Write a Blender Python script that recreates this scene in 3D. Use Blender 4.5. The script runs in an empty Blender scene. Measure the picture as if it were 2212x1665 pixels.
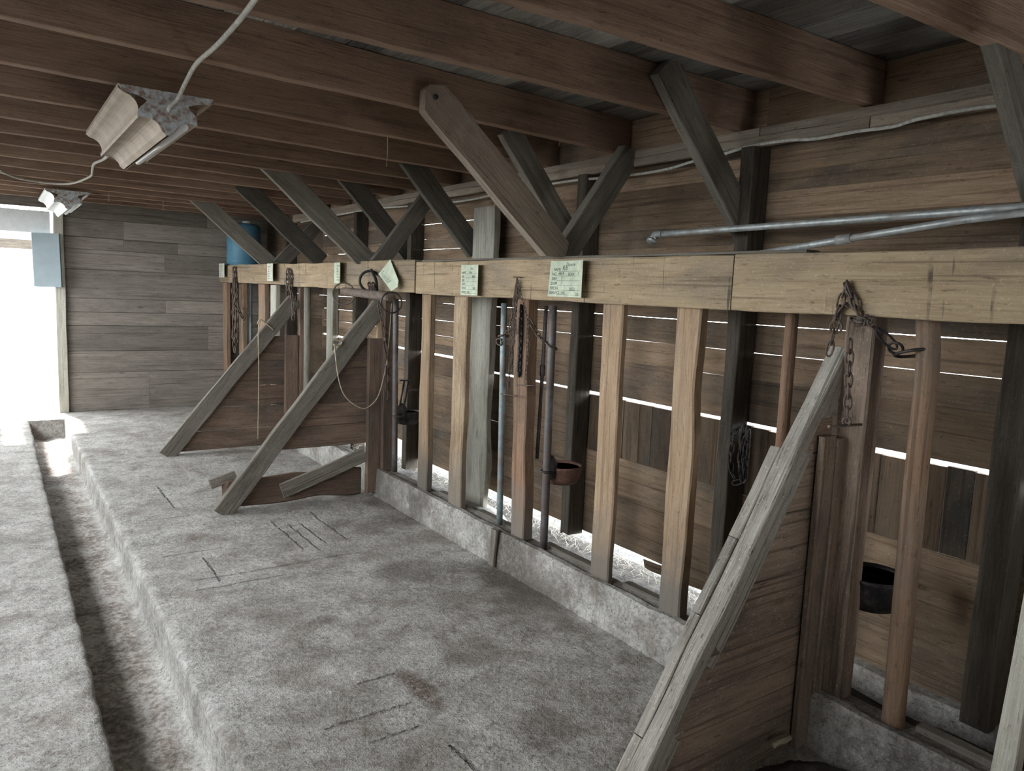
import bpy, bmesh, math, random
from mathutils import Vector, Matrix, noise as mnoise

random.seed(11)
rnd = random.Random(5)
C = bpy.context.scene.collection
V = Vector
PI = math.pi

# ------------------------------------------------------------------ camera
FPX = 1596.308
yaw, pit, rol = .612947, .123098, .0419353
_f = V((math.sin(yaw) * math.cos(pit), math.cos(yaw) * math.cos(pit), -math.sin(pit)))
_r = V((math.cos(yaw), -math.sin(yaw), 0))
_u = _r.cross(_f)
R_ = _r * math.cos(rol) + _u * math.sin(rol)
U_ = -_r * math.sin(rol) + _u * math.cos(rol)
CAM = V((0, 0, 1.6))


def ray(px, py):
    return R_ * ((px - 1106) / FPX) - U_ * ((py - 832.5) / FPX) + _f


def HX(px, py, x):
    d = ray(px, py)
    return CAM + d * ((x - CAM.x) / d.x)


def HY(px, py, y):
    d = ray(px, py)
    return CAM + d * ((y - CAM.y) / d.y)


def HZ(px, py, z):
    d = ray(px, py)
    return CAM + d * ((z - CAM.z) / d.z)


cam_d = bpy.data.cameras.new('camera')
cam = bpy.data.objects.new('camera', cam_d)
C.objects.link(cam)
cam_d.sensor_fit = 'HORIZONTAL'
cam_d.sensor_width = 36
cam_d.lens = FPX / 2212 * 36
cam_d.clip_start = .02
m = Matrix((( R_.x, U_.x, -_f.x, CAM.x), (R_.y, U_.y, -_f.y, CAM.y), (R_.z, U_.z, -_f.z, CAM.z), (0, 0, 0, 1)))
cam.matrix_world = m
bpy.context.scene.camera = cam


# ------------------------------------------------------------------ mesh building
class MB:
    """Collects shapes for one mesh object, with a grain coordinate and a tone per vertex."""

    def __init__(s):
        s.v, s.f, s.g, s.t, s.sm = [], [], [], [], []

    def add(s, verts, faces, g=None, tone=1.0, smooth=False):
        b = len(s.v)
        s.v += [V(p) for p in verts]
        s.g += [V(p) for p in (g if g else verts)]
        s.t += [tone] * len(verts) if not isinstance(tone, list) else tone
        s.f += [tuple(b + i for i in f) for f in faces]
        s.sm += [smooth] * len(faces)

    def board(s, p0, p1, wd, w, t, seg=None, wav=.003, ch=.004, tone=None, w1=None, skew0=0., skew1=0., rag0=0., rag1=0., bow=0.):
        """A length of sawn timber from p0 to p1 (centre line), width w along wd, thickness t across."""
        p0, p1 = V(p0), V(p1)
        L = p1 - p0
        ln = L.length
        L = L / ln
        wd = V(wd)
        wd = (wd - L * wd.dot(L)).normalized()
        td = L.cross(wd)
        if seg is None:
            seg = max(2, min(40, int(ln / .12)))
        tone = tone if tone is not None else 1 + rnd.uniform(-.12, .12)
        off = V((rnd.uniform(0, 50), rnd.uniform(0, 50), rnd.uniform(0, 50)))
        w1 = w if w1 is None else w1
        vs, gs = [], []
        for i in range(seg + 1):
            a = i / seg
            d = a * ln
            ww = w + (w1 - w) * a
            e = [wav * mnoise.noise(V((d * 3.1, k * 7.7, 0)) + off) * 2 for k in range(4)]
            hw0, hw1 = ww / 2 + e[0], ww / 2 + e[1]
            ht0, ht1 = t / 2 + e[2] * .5, t / 2 + e[3] * .5
            c = min(ch, ww * .3, t * .3)
            cs = [(-hw0 + c, -ht0), (hw1 - c, -ht0), (hw1, -ht0 + c), (hw1, ht1 - c),
                  (hw1 - c, ht1), (-hw0 + c, ht1), (-hw0, ht1 - c), (-hw0, -ht0 + c)]
            for (x, y) in cs:
                dd = d
                if i == 0:
                    dd += skew0 * x + rag0 * mnoise.noise(V((x * 60, y * 60, 3)) + off)
                if i == seg:
                    dd += skew1 * x + rag1 * mnoise.noise(V((x * 60, y * 60, 9)) + off)
                vs.append(p0 + L * dd + wd * x + td * (y + bow * math.sin(a * PI)))
                gs.append(V((d, x, y)) + off)
        fs = []
        for i in range(seg):
            for k in range(8):
                k2 = (k + 1) % 8
                fs.append((i * 8 + k, i * 8 + k2, i * 8 + 8 + k2, i * 8 + 8 + k))
        fs.append(tuple(range(7, -1, -1)))
        fs.append(tuple(seg * 8 + k for k in range(8)))
        s.add(vs, fs, gs, tone)

    def box(s, lo, hi, tone=1.):
        x0, y0, z0 = lo
        x1, y1, z1 = hi
        vs = [(x0, y0, z0), (x1, y0, z0), (x1, y1, z0), (x0, y1, z0), (x0, y0, z1), (x1, y0, z1), (x1, y1, z1), (x0, y1, z1)]
        s.add(vs, [(0, 3, 2, 1), (4, 5, 6, 7), (0, 1, 5, 4), (1, 2, 6, 5), (2, 3, 7, 6), (3, 0, 4, 7)], None, tone)

    def tube(s, pts, r, n=10, smooth_path=True, tone=1., r1=None, closed=False):
        pts = [V(p) for p in pts]
        if smooth_path and len(pts) > 2:
            q = []
            P = ([pts[-1]] if closed else [pts[0] * 2 - pts[1]]) + pts + ([pts[0], pts[1]] if closed else [pts[-1] * 2 - pts[-2]])
            for i in range(1, len(P) - 2):
                for k in range(5):
                    a = k / 5
                    p_, p, n1, n2 = P[i - 1], P[i], P[i + 1], P[i + 2]
                    q.append(.5 * ((2 * p) + (n1 - p_) * a + (2 * p_ - 5 * p + 4 * n1 - n2) * a * a + (3 * p - p_ - 3 * n1 + n2) * a ** 3))
            if not closed:
                q.append(pts[-1])
            pts = q
        N = len(pts)
        vs, gs = [], []
        prev = None
        off = V((rnd.uniform(0, 20), 0, 0))
        d = 0
        for i, p in enumerate(pts):
            if closed:
                T = (pts[(i + 1) % N] - pts[i - 1]).normalized()
            else:
                T = (pts[min(i + 1, N - 1)] - pts[max(i - 1, 0)]).normalized()
            if prev is None:
                a = V((0, 0, 1)) if abs(T.z) < .9 else V((1, 0, 0))
                prev = (a - T * a.dot(T)).normalized()
            else:
                prev = (prev - T * prev.dot(T)).normalized()
            b = T.cross(prev)
            if i:
                d += (p - pts[i - 1]).length
            rr = r if r1 is None else r + (r1 - r) * i / (N - 1)
            for k in range(n):
                an = 2 * PI * k / n
                vs.append(p + (prev * math.cos(an) + b * math.sin(an)) * rr)
                gs.append(V((d, math.cos(an) * rr, math.sin(an) * rr)) + off)
        fs = []
        M_ = N if closed else N - 1
        for i in range(M_):
            j = (i + 1) % N
            for k in range(n):
                k2 = (k + 1) % n
                fs.append((i * n + k, i * n + k2, j * n + k2, j * n + k))
        s.add(vs, fs, gs, tone, True)
        if not closed:
            b = len(s.v) - N * n
            s.f.append(tuple(b + k for k in range(n - 1, -1, -1)))
            s.f.append(tuple(b + (N - 1) * n + k for k in range(n)))
            s.sm += [False, False]

    def ring(s, c, ax, R, r, n=24, k=8):
        c, ax = V(c), V(ax).normalized()
        a = V((0, 0, 1)) if abs(ax.z) < .9 else V((1, 0, 0))
        u = (a - ax * a.dot(ax)).normalized()
        w = ax.cross(u)
        s.tube([c + (u * math.cos(2 * PI * i / n) + w * math.sin(2 * PI * i / n)) * R for i in range(n)], r, k, False, closed=True)

    def lathe(s, c, prof, n=28, ax=(0, 0, 1), squash=1.):
        """prof: (radius, height) pairs along ax."""
        c, ax = V(c), V(ax).normalized()
        a = V((0, 0, 1)) if abs(ax.z) < .9 else V((1, 0, 0))
        u = (a - ax * a.dot(ax)).normalized()
        w = ax.cross(u)
        vs = []
        for (r, h) in prof:
            for k in range(n):
                an = 2 * PI * k / n
                vs.append(c + ax * h + (u * math.cos(an) + w * math.sin(an) * squash) * r)
        fs = []
        for i in range(len(prof) - 1):
            for k in range(n):
                k2 = (k + 1) % n
                fs.append((i * n + k, i * n + k2, i * n + n + k2, i * n + n + k))
        fs.append(tuple(range(n - 1, -1, -1)))
        fs.append(tuple((len(prof) - 1) * n + k for k in range(n)))
        s.add(vs, fs, None, 1., True)

    def chain(s, pts, pitch=.03, r=.0032, wid=.011):
        pts = [V(p) for p in pts]
        seglen = [(pts[i + 1] - pts[i]).length for i in range(len(pts) - 1)]
        tot = sum(seglen)
        n = max(2, int(tot / pitch))

        def at(d):
            for i, l in enumerate(seglen):
                if d <= l or i == len(seglen) - 1:
                    return pts[i] + (pts[i + 1] - pts[i]) * min(1, d / max(l, 1e-6)), (pts[i + 1] - pts[i]).normalized()
                d -= l
        for i in range(n):
            c, T = at((i + .5) * tot / n)
            a = V((1, .3, 0)) if abs(T.x) < .8 else V((0, 0, 1))
            u = (a - T * a.dot(T)).normalized()
            w = T.cross(u)
            if i % 2:
                u = w
            u = (u + w * rnd.uniform(-.4, .4)).normalized()
            u = (u - T * u.dot(T)).normalized()
            hl = tot / n * .68
            path = []
            for k in range(12):
                an = 2 * PI * k / 12
                cx = math.cos(an)
                path.append(c + T * (hl * math.copysign(abs(cx) ** .7, cx)) + u * (wid * math.sin(an)))
            s.tube(path, r, 6, False, closed=True)

    def build(s, name, mat, parent=None, center=True):
        me = bpy.data.meshes.new(name)
        org = V((0, 0, 0))
        if parent is None and center and s.v:
            lo = V([min(p[i] for p in s.v) for i in range(3)])
            hi = V([max(p[i] for p in s.v) for i in range(3)])
            org = V(((lo.x + hi.x) / 2, (lo.y + hi.y) / 2, lo.z))
        if parent is not None:
            org = V(parent.location)
        me.from_pydata([p - org for p in s.v], [], s.f)
        bm = bmesh.new()
        bm.from_mesh(me)
        bmesh.ops.recalc_face_normals(bm, faces=bm.faces)
        bm.to_mesh(me)
        bm.free()
        a = me.attributes.new('gco', 'FLOAT_VECTOR', 'POINT')
        a.data.foreach_set('vector', [c for p in s.g for c in p])
        t = me.attributes.new('tone', 'FLOAT', 'POINT')
        t.data.foreach_set('value', s.t)
        me.polygons.foreach_set('use_smooth', s.sm)
        me.materials.append(mat)
        me.update()
        o = bpy.data.objects.new(name, me)
        C.objects.link(o)
        if parent is None:
            o.location = org
        else:
            o.parent = parent
            root = parent
        return o


def tag(o, label=None, cat=None, group=None, kind=None):
    if label:
        o['label'] = label
    if cat:
        o['category'] = cat
    if group:
        o['group'] = group
    if kind:
        o['kind'] = kind
    return o


def empty(name, loc, label, cat, group=None):
    o = bpy.data.objects.new(name, None)
    o.location = loc
    o.empty_display_size = .1
    C.objects.link(o)
    return tag(o, label, cat, group)


def sub(o_parent, mb, name, mat):
    """a part that hangs under a mesh part or a mesh thing (its location is that object's origin)"""
    w = V((0, 0, 0))
    p = o_parent
    while p is not None:
        w += V(p.location)
        p = p.parent
    for i in range(len(mb.v)):
        mb.v[i] = mb.v[i] - w
    me_o = mb.build(name, mat, None, center=False)
    me_o.parent = o_parent
    me_o.location = (0, 0, 0)
    return me_o


# ------------------------------------------------------------------ materials
def nt(name):
    m = bpy.data.materials.new(name)
    m.use_nodes = True
    t = m.node_tree
    t.nodes.clear()
    out = t.nodes.new('ShaderNodeOutputMaterial')
    b = t.nodes.new('ShaderNodeBsdfPrincipled')
    t.links.new(b.outputs[0], out.inputs[0])
    return m, t, b


class NB:
    def __init__(s, t):
        s.t = t

    def n(s, ty, **kw):
        nd = s.t.nodes.new(ty)
        for k, v in kw.items():
            setattr(nd, k, v)
        return nd

    def link(s, a, b):
        s.t.links.new(a, b)

    def val(s, sock, v):
        if hasattr(v, 'is_output') or hasattr(v, 'links'):
            s.link(v, sock)
        else:
            sock.default_value = v

    def math(s, op, a, b=None, c=None):
        nd = s.n('ShaderNodeMath', operation=op)
        s.val(nd.inputs[0], a)
        if b is not None:
            s.val(nd.inputs[1], b)
        if c is not None:
            s.val(nd.inputs[2], c)
        return nd.outputs[0]

    def mapping(s, vec, scale=(1, 1, 1), loc=(0, 0, 0)):
        nd = s.n('ShaderNodeMapping')
        s.link(vec, nd.inputs['Vector'])
        nd.inputs['Scale'].default_value = scale
        nd.inputs['Location'].default_value = loc
        return nd.outputs[0]

    def noise(s, vec, scale, detail=4, rough=.55, dist=0.):
        nd = s.n('ShaderNodeTexNoise')
        s.link(vec, nd.inputs['Vector'])
        nd.inputs['Scale'].default_value = scale
        nd.inputs['Detail'].default_value = detail
        nd.inputs['Roughness'].default_value = rough
        nd.inputs['Distortion'].default_value = dist
        return nd.outputs[0]

    def voro(s, vec, scale, feature='F1'):
        nd = s.n('ShaderNodeTexVoronoi', feature=feature)
        s.link(vec, nd.inputs['Vector'])
        nd.inputs['Scale'].default_value = scale
        return nd.outputs['Distance']

    def ramp(s, fac, stops):
        nd = s.n('ShaderNodeValToRGB')
        s.link(fac, nd.inputs[0])
        e = nd.color_ramp.elements
        while len(e) < len(stops):
            e.new(.5)
        for el, (p, c) in zip(e, stops):
            el.position = p
            el.color = (*c, 1) if len(c) == 3 else c
        return nd.outputs[0]

    def step(s, fac, a, b):
        nd = s.n('ShaderNodeMapRange')
        s.val(nd.inputs[0], fac)
        nd.inputs[1].default_value = a
        nd.inputs[2].default_value = b
        return nd.outputs[0]

    def mix(s, fac, a, b, mode='MIX'):
        nd = s.n('ShaderNodeMix', data_type='RGBA', blend_type=mode)
        s.val(nd.inputs[0], fac)
        for sock, v in ((nd.inputs[6], a), (nd.inputs[7], b)):
            if isinstance(v, tuple):
                sock.default_value = (*v, 1) if len(v) == 3 else v
            else:
                s.link(v, sock)
        return nd.outputs[2]

    def bump(s, h, strength, dist, b):
        nd = s.n('ShaderNodeBump')
        s.link(h, nd.inputs['Height'])
        nd.inputs['Strength'].default_value = strength
        nd.inputs['Distance'].default_value = dist
        s.link(nd.outputs[0], b.inputs['Normal'])


def wood(name, dark, mid, light, stain=(.05, .045, .04), stain_amt=.5, knots=.6, speck=0., speck_col=(.6, .58, .54),
         bump=.5, fine=.45, stain_scale=1.6, stain_lo=.5, cross=0., foot=0., marks=.5, spec=.2):
    m, t, b = nt(name)
    q = NB(t)
    at = q.n('ShaderNodeAttribute', attribute_name='gco')
    tn = q.n('ShaderNodeAttribute', attribute_name='tone')
    g = at.outputs['Vector']
    n1 = q.noise(q.mapping(g, (.9, 8, 8)), 3., 6, .6, .7)
    n2 = q.noise(q.mapping(g, (1.6, 45, 45)), 4., 3, .6)
    mixv = q.math('ADD', q.math('MULTIPLY', n1, 1 - fine), q.math('MULTIPLY', n2, fine))
    col = q.ramp(mixv, [(.3, dark), (.5, mid), (.7, light)])
    st = q.step(q.noise(q.mapping(g, (1, 2.2, 2.2)), stain_scale, 6, .65, .3), stain_lo, stain_lo + .22)
    col = q.mix(q.math('MULTIPLY', st, stain_amt), col, stain)
    if knots:
        kd = q.voro(q.mapping(g, (1., 3.2, 3.2)), 2.0)
        k = q.step(kd, .11, .03)
        k2 = q.step(q.noise(g, 1.1, 1), .48, .56)
        col = q.mix(q.math('MULTIPLY', q.math('MULTIPLY', k, k2), knots), col, tuple(c * .25 for c in dark))
        nails = q.step(q.voro(q.mapping(g, (1., 2., 2.)), 7.), .05, .03)
        col = q.mix(q.math('MULTIPLY', nails, .55), col, (.02, .016, .012))
    if speck:
        sp = q.step(q.noise(q.mapping(g, (6, 14, 14)), 9., 3, .7), .62, .68)
        reg = q.step(q.noise(g, 2.2, 3), .42, .6)
        col = q.mix(q.math('MULTIPLY', q.math('MULTIPLY', sp, reg), speck), col, speck_col)
    if marks:
        mk = q.step(q.noise(q.mapping(g, (3, 16, 16)), 5., 5, .72, .5), .58, .66)
        col = q.mix(q.math('MULTIPLY', mk, marks), col, tuple(c * .35 for c in dark))
        fl = q.step(q.noise(q.mapping(g, (30, 30, 30)), 3., 3, .7), .6, .68)
        col = q.mix(q.math('MULTIPLY', fl, marks * .6), col, tuple(min(1, c * 1.5) for c in light))
        ln = q.step(q.noise(q.mapping(g, (.35, 30, 30)), 2.2, 2, .5), .6, .65)
        col = q.mix(q.math('MULTIPLY', ln, marks * .8), col, tuple(c * .4 for c in dark))
    if cross:
        cr = q.step(q.noise(q.mapping(g, (9, .7, .7)), 2.4, 3, .6), .615, .65)
        cb = q.step(q.noise(q.mapping(g, (2, 3, 3)), 4., 3, .6), .4, .6)
        col = q.mix(q.math('MULTIPLY', q.math('MULTIPLY', cr, cb), cross), col, (.07, .055, .045))
    if foot:
        ge = q.n('ShaderNodeNewGeometry')
        sp_ = q.n('ShaderNodeSeparateXYZ')
        q.link(ge.outputs['Position'], sp_.inputs[0])
        zz = q.math('ADD', sp_.outputs[2], q.math('MULTIPLY', q.noise(g, 6., 5, .7), -.55))
        fz = q.step(zz, .32, .02)
        col = q.mix(q.math('MULTIPLY', fz, foot), col, (.17, .155, .135))
    hsv = q.n('ShaderNodeHueSaturation')
    q.link(col, hsv.inputs['Color'])
    q.link(tn.outputs['Fac'], hsv.inputs['Value'])
    q.link(hsv.outputs[0], b.inputs['Base Color'])
    b.inputs['Roughness'].default_value = .82
    b.inputs['Specular IOR Level'].default_value = spec
    q.bump(mixv, bump, .012, b)
    return m


def metal(name, col, rust, amt=.5, rough=.5, metallic=.6, scale=12, bump=.3):
    m, t, b = nt(name)
    q = NB(t)
    tc = q.n('ShaderNodeTexCoord')
    g = tc.outputs['Object']
    n = q.noise(g, scale, 6, .65)
    f = q.step(n, .62 - amt * .35, .72 - amt * .2)
    c = q.mix(f, col, rust)
    v = q.ramp(q.noise(g, scale * 4, 4, .6), [(.3, (.6, .6, .6)), (.7, (1.25, 1.25, 1.25))])
    c = q.mix(1., c, v, 'MULTIPLY')
    q.link(c, b.inputs['Base Color'])
    q.link(q.math('MULTIPLY', q.math('SUBTRACT', 1., f), metallic), b.inputs['Metallic'])
    b.inputs['Roughness'].default_value = rough
    q.bump(n, bump, .004, b)
    return m


def plain(name, col, rough=.8, var=.25, scale=14, metallic=0., bump=.1):
    m, t, b = nt(name)
    q = NB(t)
    tc = q.n('ShaderNodeTexCoord')
    n = q.noise(tc.outputs['Object'], scale, 5, .6)
    lo = tuple(c * (1 - var) for c in col)
    hi = tuple(min(1, c * (1 + var)) for c in col)
    q.link(q.ramp(n, [(.3, lo), (.7, hi)]), b.inputs['Base Color'])
    b.inputs['Roughness'].default_value = rough
    b.inputs['Metallic'].default_value = metallic
    b.inputs['Specular IOR Level'].default_value = .3
    q.bump(n, bump, .004, b)
    return m


def concrete():
    m, t, b = nt('stall_concrete')
    q = NB(t)
    tc = q.n('ShaderNodeTexCoord')
    g = tc.outputs['Object']
    sx = q.n('ShaderNodeSeparateXYZ')
    q.link(g, sx.inputs[0])
    X, Y, Z = sx.outputs
    n0 = q.noise(g, .8, 5, .6)
    n1 = q.noise(g, 4.5, 7, .65)
    n2 = q.noise(g, 38., 5, .65)
    n3 = q.noise(g, 150., 2, .6)
    col = q.ramp(q.math('ADD', q.math('MULTIPLY', n1, .55), q.math('MULTIPLY', n2, .45)),
                 [(.36, (.24, .225, .203)), (.5, (.445, .423, .39)), (.64, (.61, .588, .552))])
    # dirt and dung stains
    st = q.step(q.noise(q.mapping(g, (1, 1, 1), (3.1, 1.7, 0)), 1.35, 7, .7, .4), .5, .64)
    col = q.mix(q.math('MULTIPLY', st, .55), col, (.15, .125, .1))
    st2 = q.step(q.noise(g, 3.6, 8, .75, .3), .55, .66)
    col = q.mix(q.math('MULTIPLY', st2, .55), col, (.11, .085, .07))
    crumbs = q.step(q.noise(g, 60, 4, .75), .58, .64)
    col = q.mix(q.math('MULTIPLY', crumbs, .75), col, (.08, .065, .05))
    grit = q.step(q.noise(g, 110, 3, .8), .55, .64)
    col = q.mix(q.math('MULTIPLY', grit, .5), col, (.62, .61, .58))
    grit2 = q.step(q.noise(q.mapping(g, (1, 1, 1), (5, 2, 0)), 75, 3, .8), .55, .63)
    col = q.mix(q.math('MULTIPLY', grit2, .55), col, (.14, .125, .11))

    def blob(x0, y0, rx, ry, colr, amt, sharp=.5):
        nonlocal col
        dx = q.math('DIVIDE', q.math('SUBTRACT', X, x0), rx)
        dy = q.math('DIVIDE', q.math('SUBTRACT', Y, y0), ry)
        d = q.math('SQRT', q.math('ADD', q.math('MULTIPLY', dx, dx), q.math('MULTIPLY', dy, dy)))
        d = q.math('ADD', d, q.math('MULTIPLY', q.math('SUBTRACT', n1, .5), 1.8))
        d = q.math('ADD', d, q.math('MULTIPLY', q.math('SUBTRACT', n2, .5), .8))
        f = q.math('MULTIPLY', q.step(d, 1.0, 1.0 - sharp), q.math('ADD', .35, q.math('MULTIPLY', q.step(n2, .4, .56), .65)))
        col = q.mix(q.math('MULTIPLY', f, amt), col, colr)

    for (px, py, rx, ry, c, a) in ((910, 1490, .06, .24, (.1, .055, .035), .9), (1080, 1240, .3, .3, (.09, .075, .06), .75), (900, 1230, .35, .22, (.13, .115, .1), .7),
                                   (1010, 1400, .16, .3, (.12, .08, .06), .55), (1150, 1320, .22, .35, (.13, .1, .08), .55),
                                   (1160, 1555, .2, .16, (.11, .085, .07), .6), (640, 1460, .14, .16, (.15, .11, .085), .5),
                                   (700, 1340, .1, .07, (.1, .09, .08), .6), (830, 1130, .5, .25, (.12, .105, .09), .6), (940, 1100, .3, .3, (.11, .095, .08), .7)):
        p = HZ(px, py, 0)
        blob(p.x, p.y, rx, ry, c, a)
    blob(2.45, .75, .6, .62, (.06, .05, .042), .75, .25)  # muck in the near corner, darkened further to paint in its shade
    blob(2.3, 3.2, .16, .45, (.1, .08, .062), .6, .6)
    blob(2.36, 4.8, .2, .5, (.1, .085, .07), .7, .6)
    for (sc_, amt_, colr) in ((2.6, .5, (.17, .135, .105)), (6.5, .45, (.13, .105, .085)), (14., .4, (.12, .1, .085))):
        sp = q.step(q.noise(q.mapping(g, (1, 1, 1), (sc_, 3.3, 0)), sc_, 5, .75, .4), .53, .66)
        col = q.mix(q.math('MULTIPLY', sp, amt_), col, colr)
    # scored joints in the screed
    height = q.math('ADD', q.math('MULTIPLY', n1, .5), q.math('ADD', q.math('MULTIPLY', n2, .35), q.math('MULTIPLY', n3, .12)))

    def line(axis, at, lo, hi, wd=.007, amt=.36):
        nonlocal col, height
        A, B = (Y, X) if axis == 'y' else (X, Y)
        d = q.math('ABSOLUTE', q.math('ADD', q.math('SUBTRACT', A, at), q.math('MULTIPLY', q.math('SUBTRACT', n1, .5), .05)))
        f = q.step(d, wd * 1.3, 0.)
        rng = q.math('MULTIPLY', q.math('GREATER_THAN', B, lo), q.math('LESS_THAN', B, hi))
        f = q.math('MULTIPLY', q.math('MULTIPLY', f, rng), q.step(n2, .42, .56))
        col = q.mix(q.math('MULTIPLY', f, amt), col, (.07, .062, .055))
        height = q.math('SUBTRACT', height, q.math('MULTIPLY', f, .9))
    for (a, b_, wd) in (((420, 1254), (780, 1192), .012), ((420, 1276), (620, 1240), .01), ((771, 1477), (855, 1455), .008),
                        ((700, 1575), (890, 1515), .01), ((800, 1600), (910, 1572), .007), ((350, 1205), (480, 1180), .01), ((300, 1130), (420, 1110), .01)):
        p, r = HZ(*a, 0), HZ(*b_, 0)
        line('y', (p.y + r.y) / 2, min(p.x, r.x), max(p.x, r.x), wd)
    for x0, lo, hi, wd in ((1.28, 1.5, 2.1, .01), (1.5, 4.25, 4.9, .009), (1.58, 4.2, 4.8, .008), (1.66, 4.3, 4.8, .008), (1.8, 4.3, 5.0, .009), (.95, 4.0, 4.4, .008), (1.0, 5.5, 6.2, .01)):
        line('x', x0, lo, hi, wd)
    # the gutter floor: reddish dry muck over the concrete
    low = q.math('MULTIPLY', q.step(Z, -.08, -.14), q.math('LESS_THAN', Y, 9.5))
    gx = q.step(X, .57, .5)
    muck = q.ramp(q.math('ADD', q.math('MULTIPLY', n1, .5), q.math('MULTIPLY', n2, .5)), [(.4, (.1, .08, .065)), (.49, (.3, .245, .21)), (.56, (.52, .49, .46))])
    col = q.mix(q.math('MULTIPLY', low, q.math('MULTIPLY', gx, .8)), col, muck)
    q.link(col, b.inputs['Base Color'])
    b.inputs['Roughness'].default_value = .8
    b.inputs['Specular IOR Level'].default_value = .35
    q.bump(height, .9, .03, b)
    return m


M = {}
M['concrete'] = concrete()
M['joist'] = wood('joist_wood', (.2, .128, .09), (.31, .206, .145), (.39, .27, .2), stain=(.115, .073, .056), stain_amt=.6, knots=.6, marks=.4)
M['beam'] = wood('headrail_pine', (.26, .185, .115), (.38, .285, .18), (.48, .375, .25), stain=(.2, .17, .14), stain_amt=.7, knots=.8, bump=.45, stain_lo=.46, cross=.8, marks=.6)
M['post'] = wood('post_pine', (.24, .155, .095), (.36, .25, .16), (.46, .34, .23), stain=(.19, .155, .12), stain_amt=.65, knots=.8, foot=.85, marks=.45)
M['post_dirty'] = wood('post_whitewashed', (.22, .155, .095), (.36, .265, .17), (.5, .4, .29), stain=(.14, .085, .055), stain_amt=.85, knots=.7, speck=.6, foot=.7, stain_lo=.45)
M['post_red'] = wood('post_brown', (.14, .08, .05), (.22, .135, .088), (.3, .195, .135), stain=(.09, .075, .06), stain_amt=.7, foot=.8)
M['grey'] = wood('grey_weathered', (.13, .115, .095), (.22, .2, .165), (.31, .285, .24), stain=(.09, .075, .06), stain_amt=.5)
M['grey_pale'] = wood('grey_pale', (.26, .245, .2), (.39, .37, .31), (.5, .48, .41), stain=(.2, .18, .15), stain_amt=.5)
M['brace'] = wood('brace_oldwood', (.22, .18, .14), (.34, .285, .225), (.44, .38, .31), stain=(.2, .135, .105), stain_amt=.75, stain_scale=.8)
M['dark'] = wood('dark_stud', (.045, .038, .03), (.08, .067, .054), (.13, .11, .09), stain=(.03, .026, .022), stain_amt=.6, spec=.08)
M['wallb'] = wood('barn_siding', (.135, .092, .058), (.215, .15, .1), (.29, .21, .145), stain=(.075, .072, .065), stain_amt=.9, stain_scale=1.0, stain_lo=.47, marks=.55, spec=.12)
M['endw'] = wood('end_siding', (.15, .13, .11), (.24, .21, .18), (.32, .285, .245), stain=(.12, .1, .085), stain_amt=.6)
M['ceil'] = wood('loft_boards', (.14, .132, .12), (.26, .248, .225), (.37, .36, .33), stain=(.075, .07, .062), stain_amt=.6)
M['part'] = wood('stall_boards', (.115, .078, .058), (.195, .135, .1), (.27, .19, .145), stain=(.075, .066, .056), stain_amt=.75, speck=.4, stain_lo=.46)
M['partdark'] = wood('stall_boards_worn', (.18, .128, .096), (.3, .22, .165), (.4, .305, .235), stain=(.11, .092, .078), stain_amt=.8, speck=.9, stain_lo=.45, marks=.7)
M['rail'] = wood('stall_rail', (.14, .12, .098), (.23, .205, .17), (.34, .305, .26), stain=(.1, .085, .07), stain_amt=.75, speck=.45, bump=.8, marks=.7)
M['railnear'] = wood('stall_rail_near', (.2, .18, .15), (.36, .33, .285), (.5, .465, .41), stain=(.15, .135, .115), stain_amt=.75, speck=.5, bump=.9, marks=.8)
M['orange'] = wood('split_pole', (.15, .09, .055), (.245, .155, .1), (.33, .22, .15), stain=(.17, .15, .125), stain_amt=.7, stain_lo=.44)
M['white'] = plain('white_paint', (.8, .82, .82), .6, .08)
M['panelblue'] = plain('blue_grey_panel', (.3, .36, .38), .7, .1, 5)
M['galv'] = metal('galvanised', (.5, .53, .52), (.32, .31, .29), .45, .5, .55, 10)
M['pipe'] = metal('dull_pipe', (.25, .31, .32), (.2, .13, .1), .4, .5, .35, 9)
M['pipedark'] = metal('dark_pipe', (.14, .13, .13), (.11, .07, .055), .5, .55, .35, 9)
M['rust'] = metal('rusty_iron', (.2, .165, .135), (.13, .085, .065), .6, .85, .2, 30, .8)
M['rustred'] = metal('rusty_bowl', (.19, .095, .07), (.12, .065, .05), .5, .75, .2, 16)
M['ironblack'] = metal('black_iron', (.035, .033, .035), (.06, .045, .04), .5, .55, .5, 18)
M['chain'] = metal('old_chain', (.11, .09, .075), (.14, .08, .055), .5, .6, .5, 40)
M['lampend'] = metal('spotted_zinc', (.55, .6, .62), (.27, .165, .115), .5, .6, .1, 42)
M['lampskin'] = plain('lamp_rust', (.36, .285, .215), .6, .22, 9)
M['lampwhite'] = plain('enamel_white', (.82, .84, .82), .4, .06)
M['tube'] = plain('tube_glass', (.85, .87, .86), .3, .03)
M['cable'] = plain('cable_grey', (.56, .55, .49), .7, .3, 60)
M['rope'] = plain('twine', (.42, .36, .27), .9, .25, 60)
M['black'] = plain('black_rubber', (.025, .025, .027), .6, .3)
M['blue'] = plain('blue_plastic', (.09, .22, .31), .45, .12, 5)
M['card'] = plain('card_paper', (.54, .59, .45), .85, .22, 14)
M['cardw'] = plain('card_pale', (.6, .6, .5), .85, .2, 14)
M['ink'] = plain('printed_ink', (.035, .045, .05), .8, .2)
M['pencil'] = plain('pencil_grey', (.13, .13, .12), .8, .2)
M['straw'] = plain('straw_pale', (.16, .145, .12), .8, .5, 30)
M['earth'] = plain('manger_earth', (.06, .054, .047), .95, .6, 16, 0, .8)
M['ground'] = plain('yard_gravel', (.11, .11, .108), .95, .35, 22, 0, .5)
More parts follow.
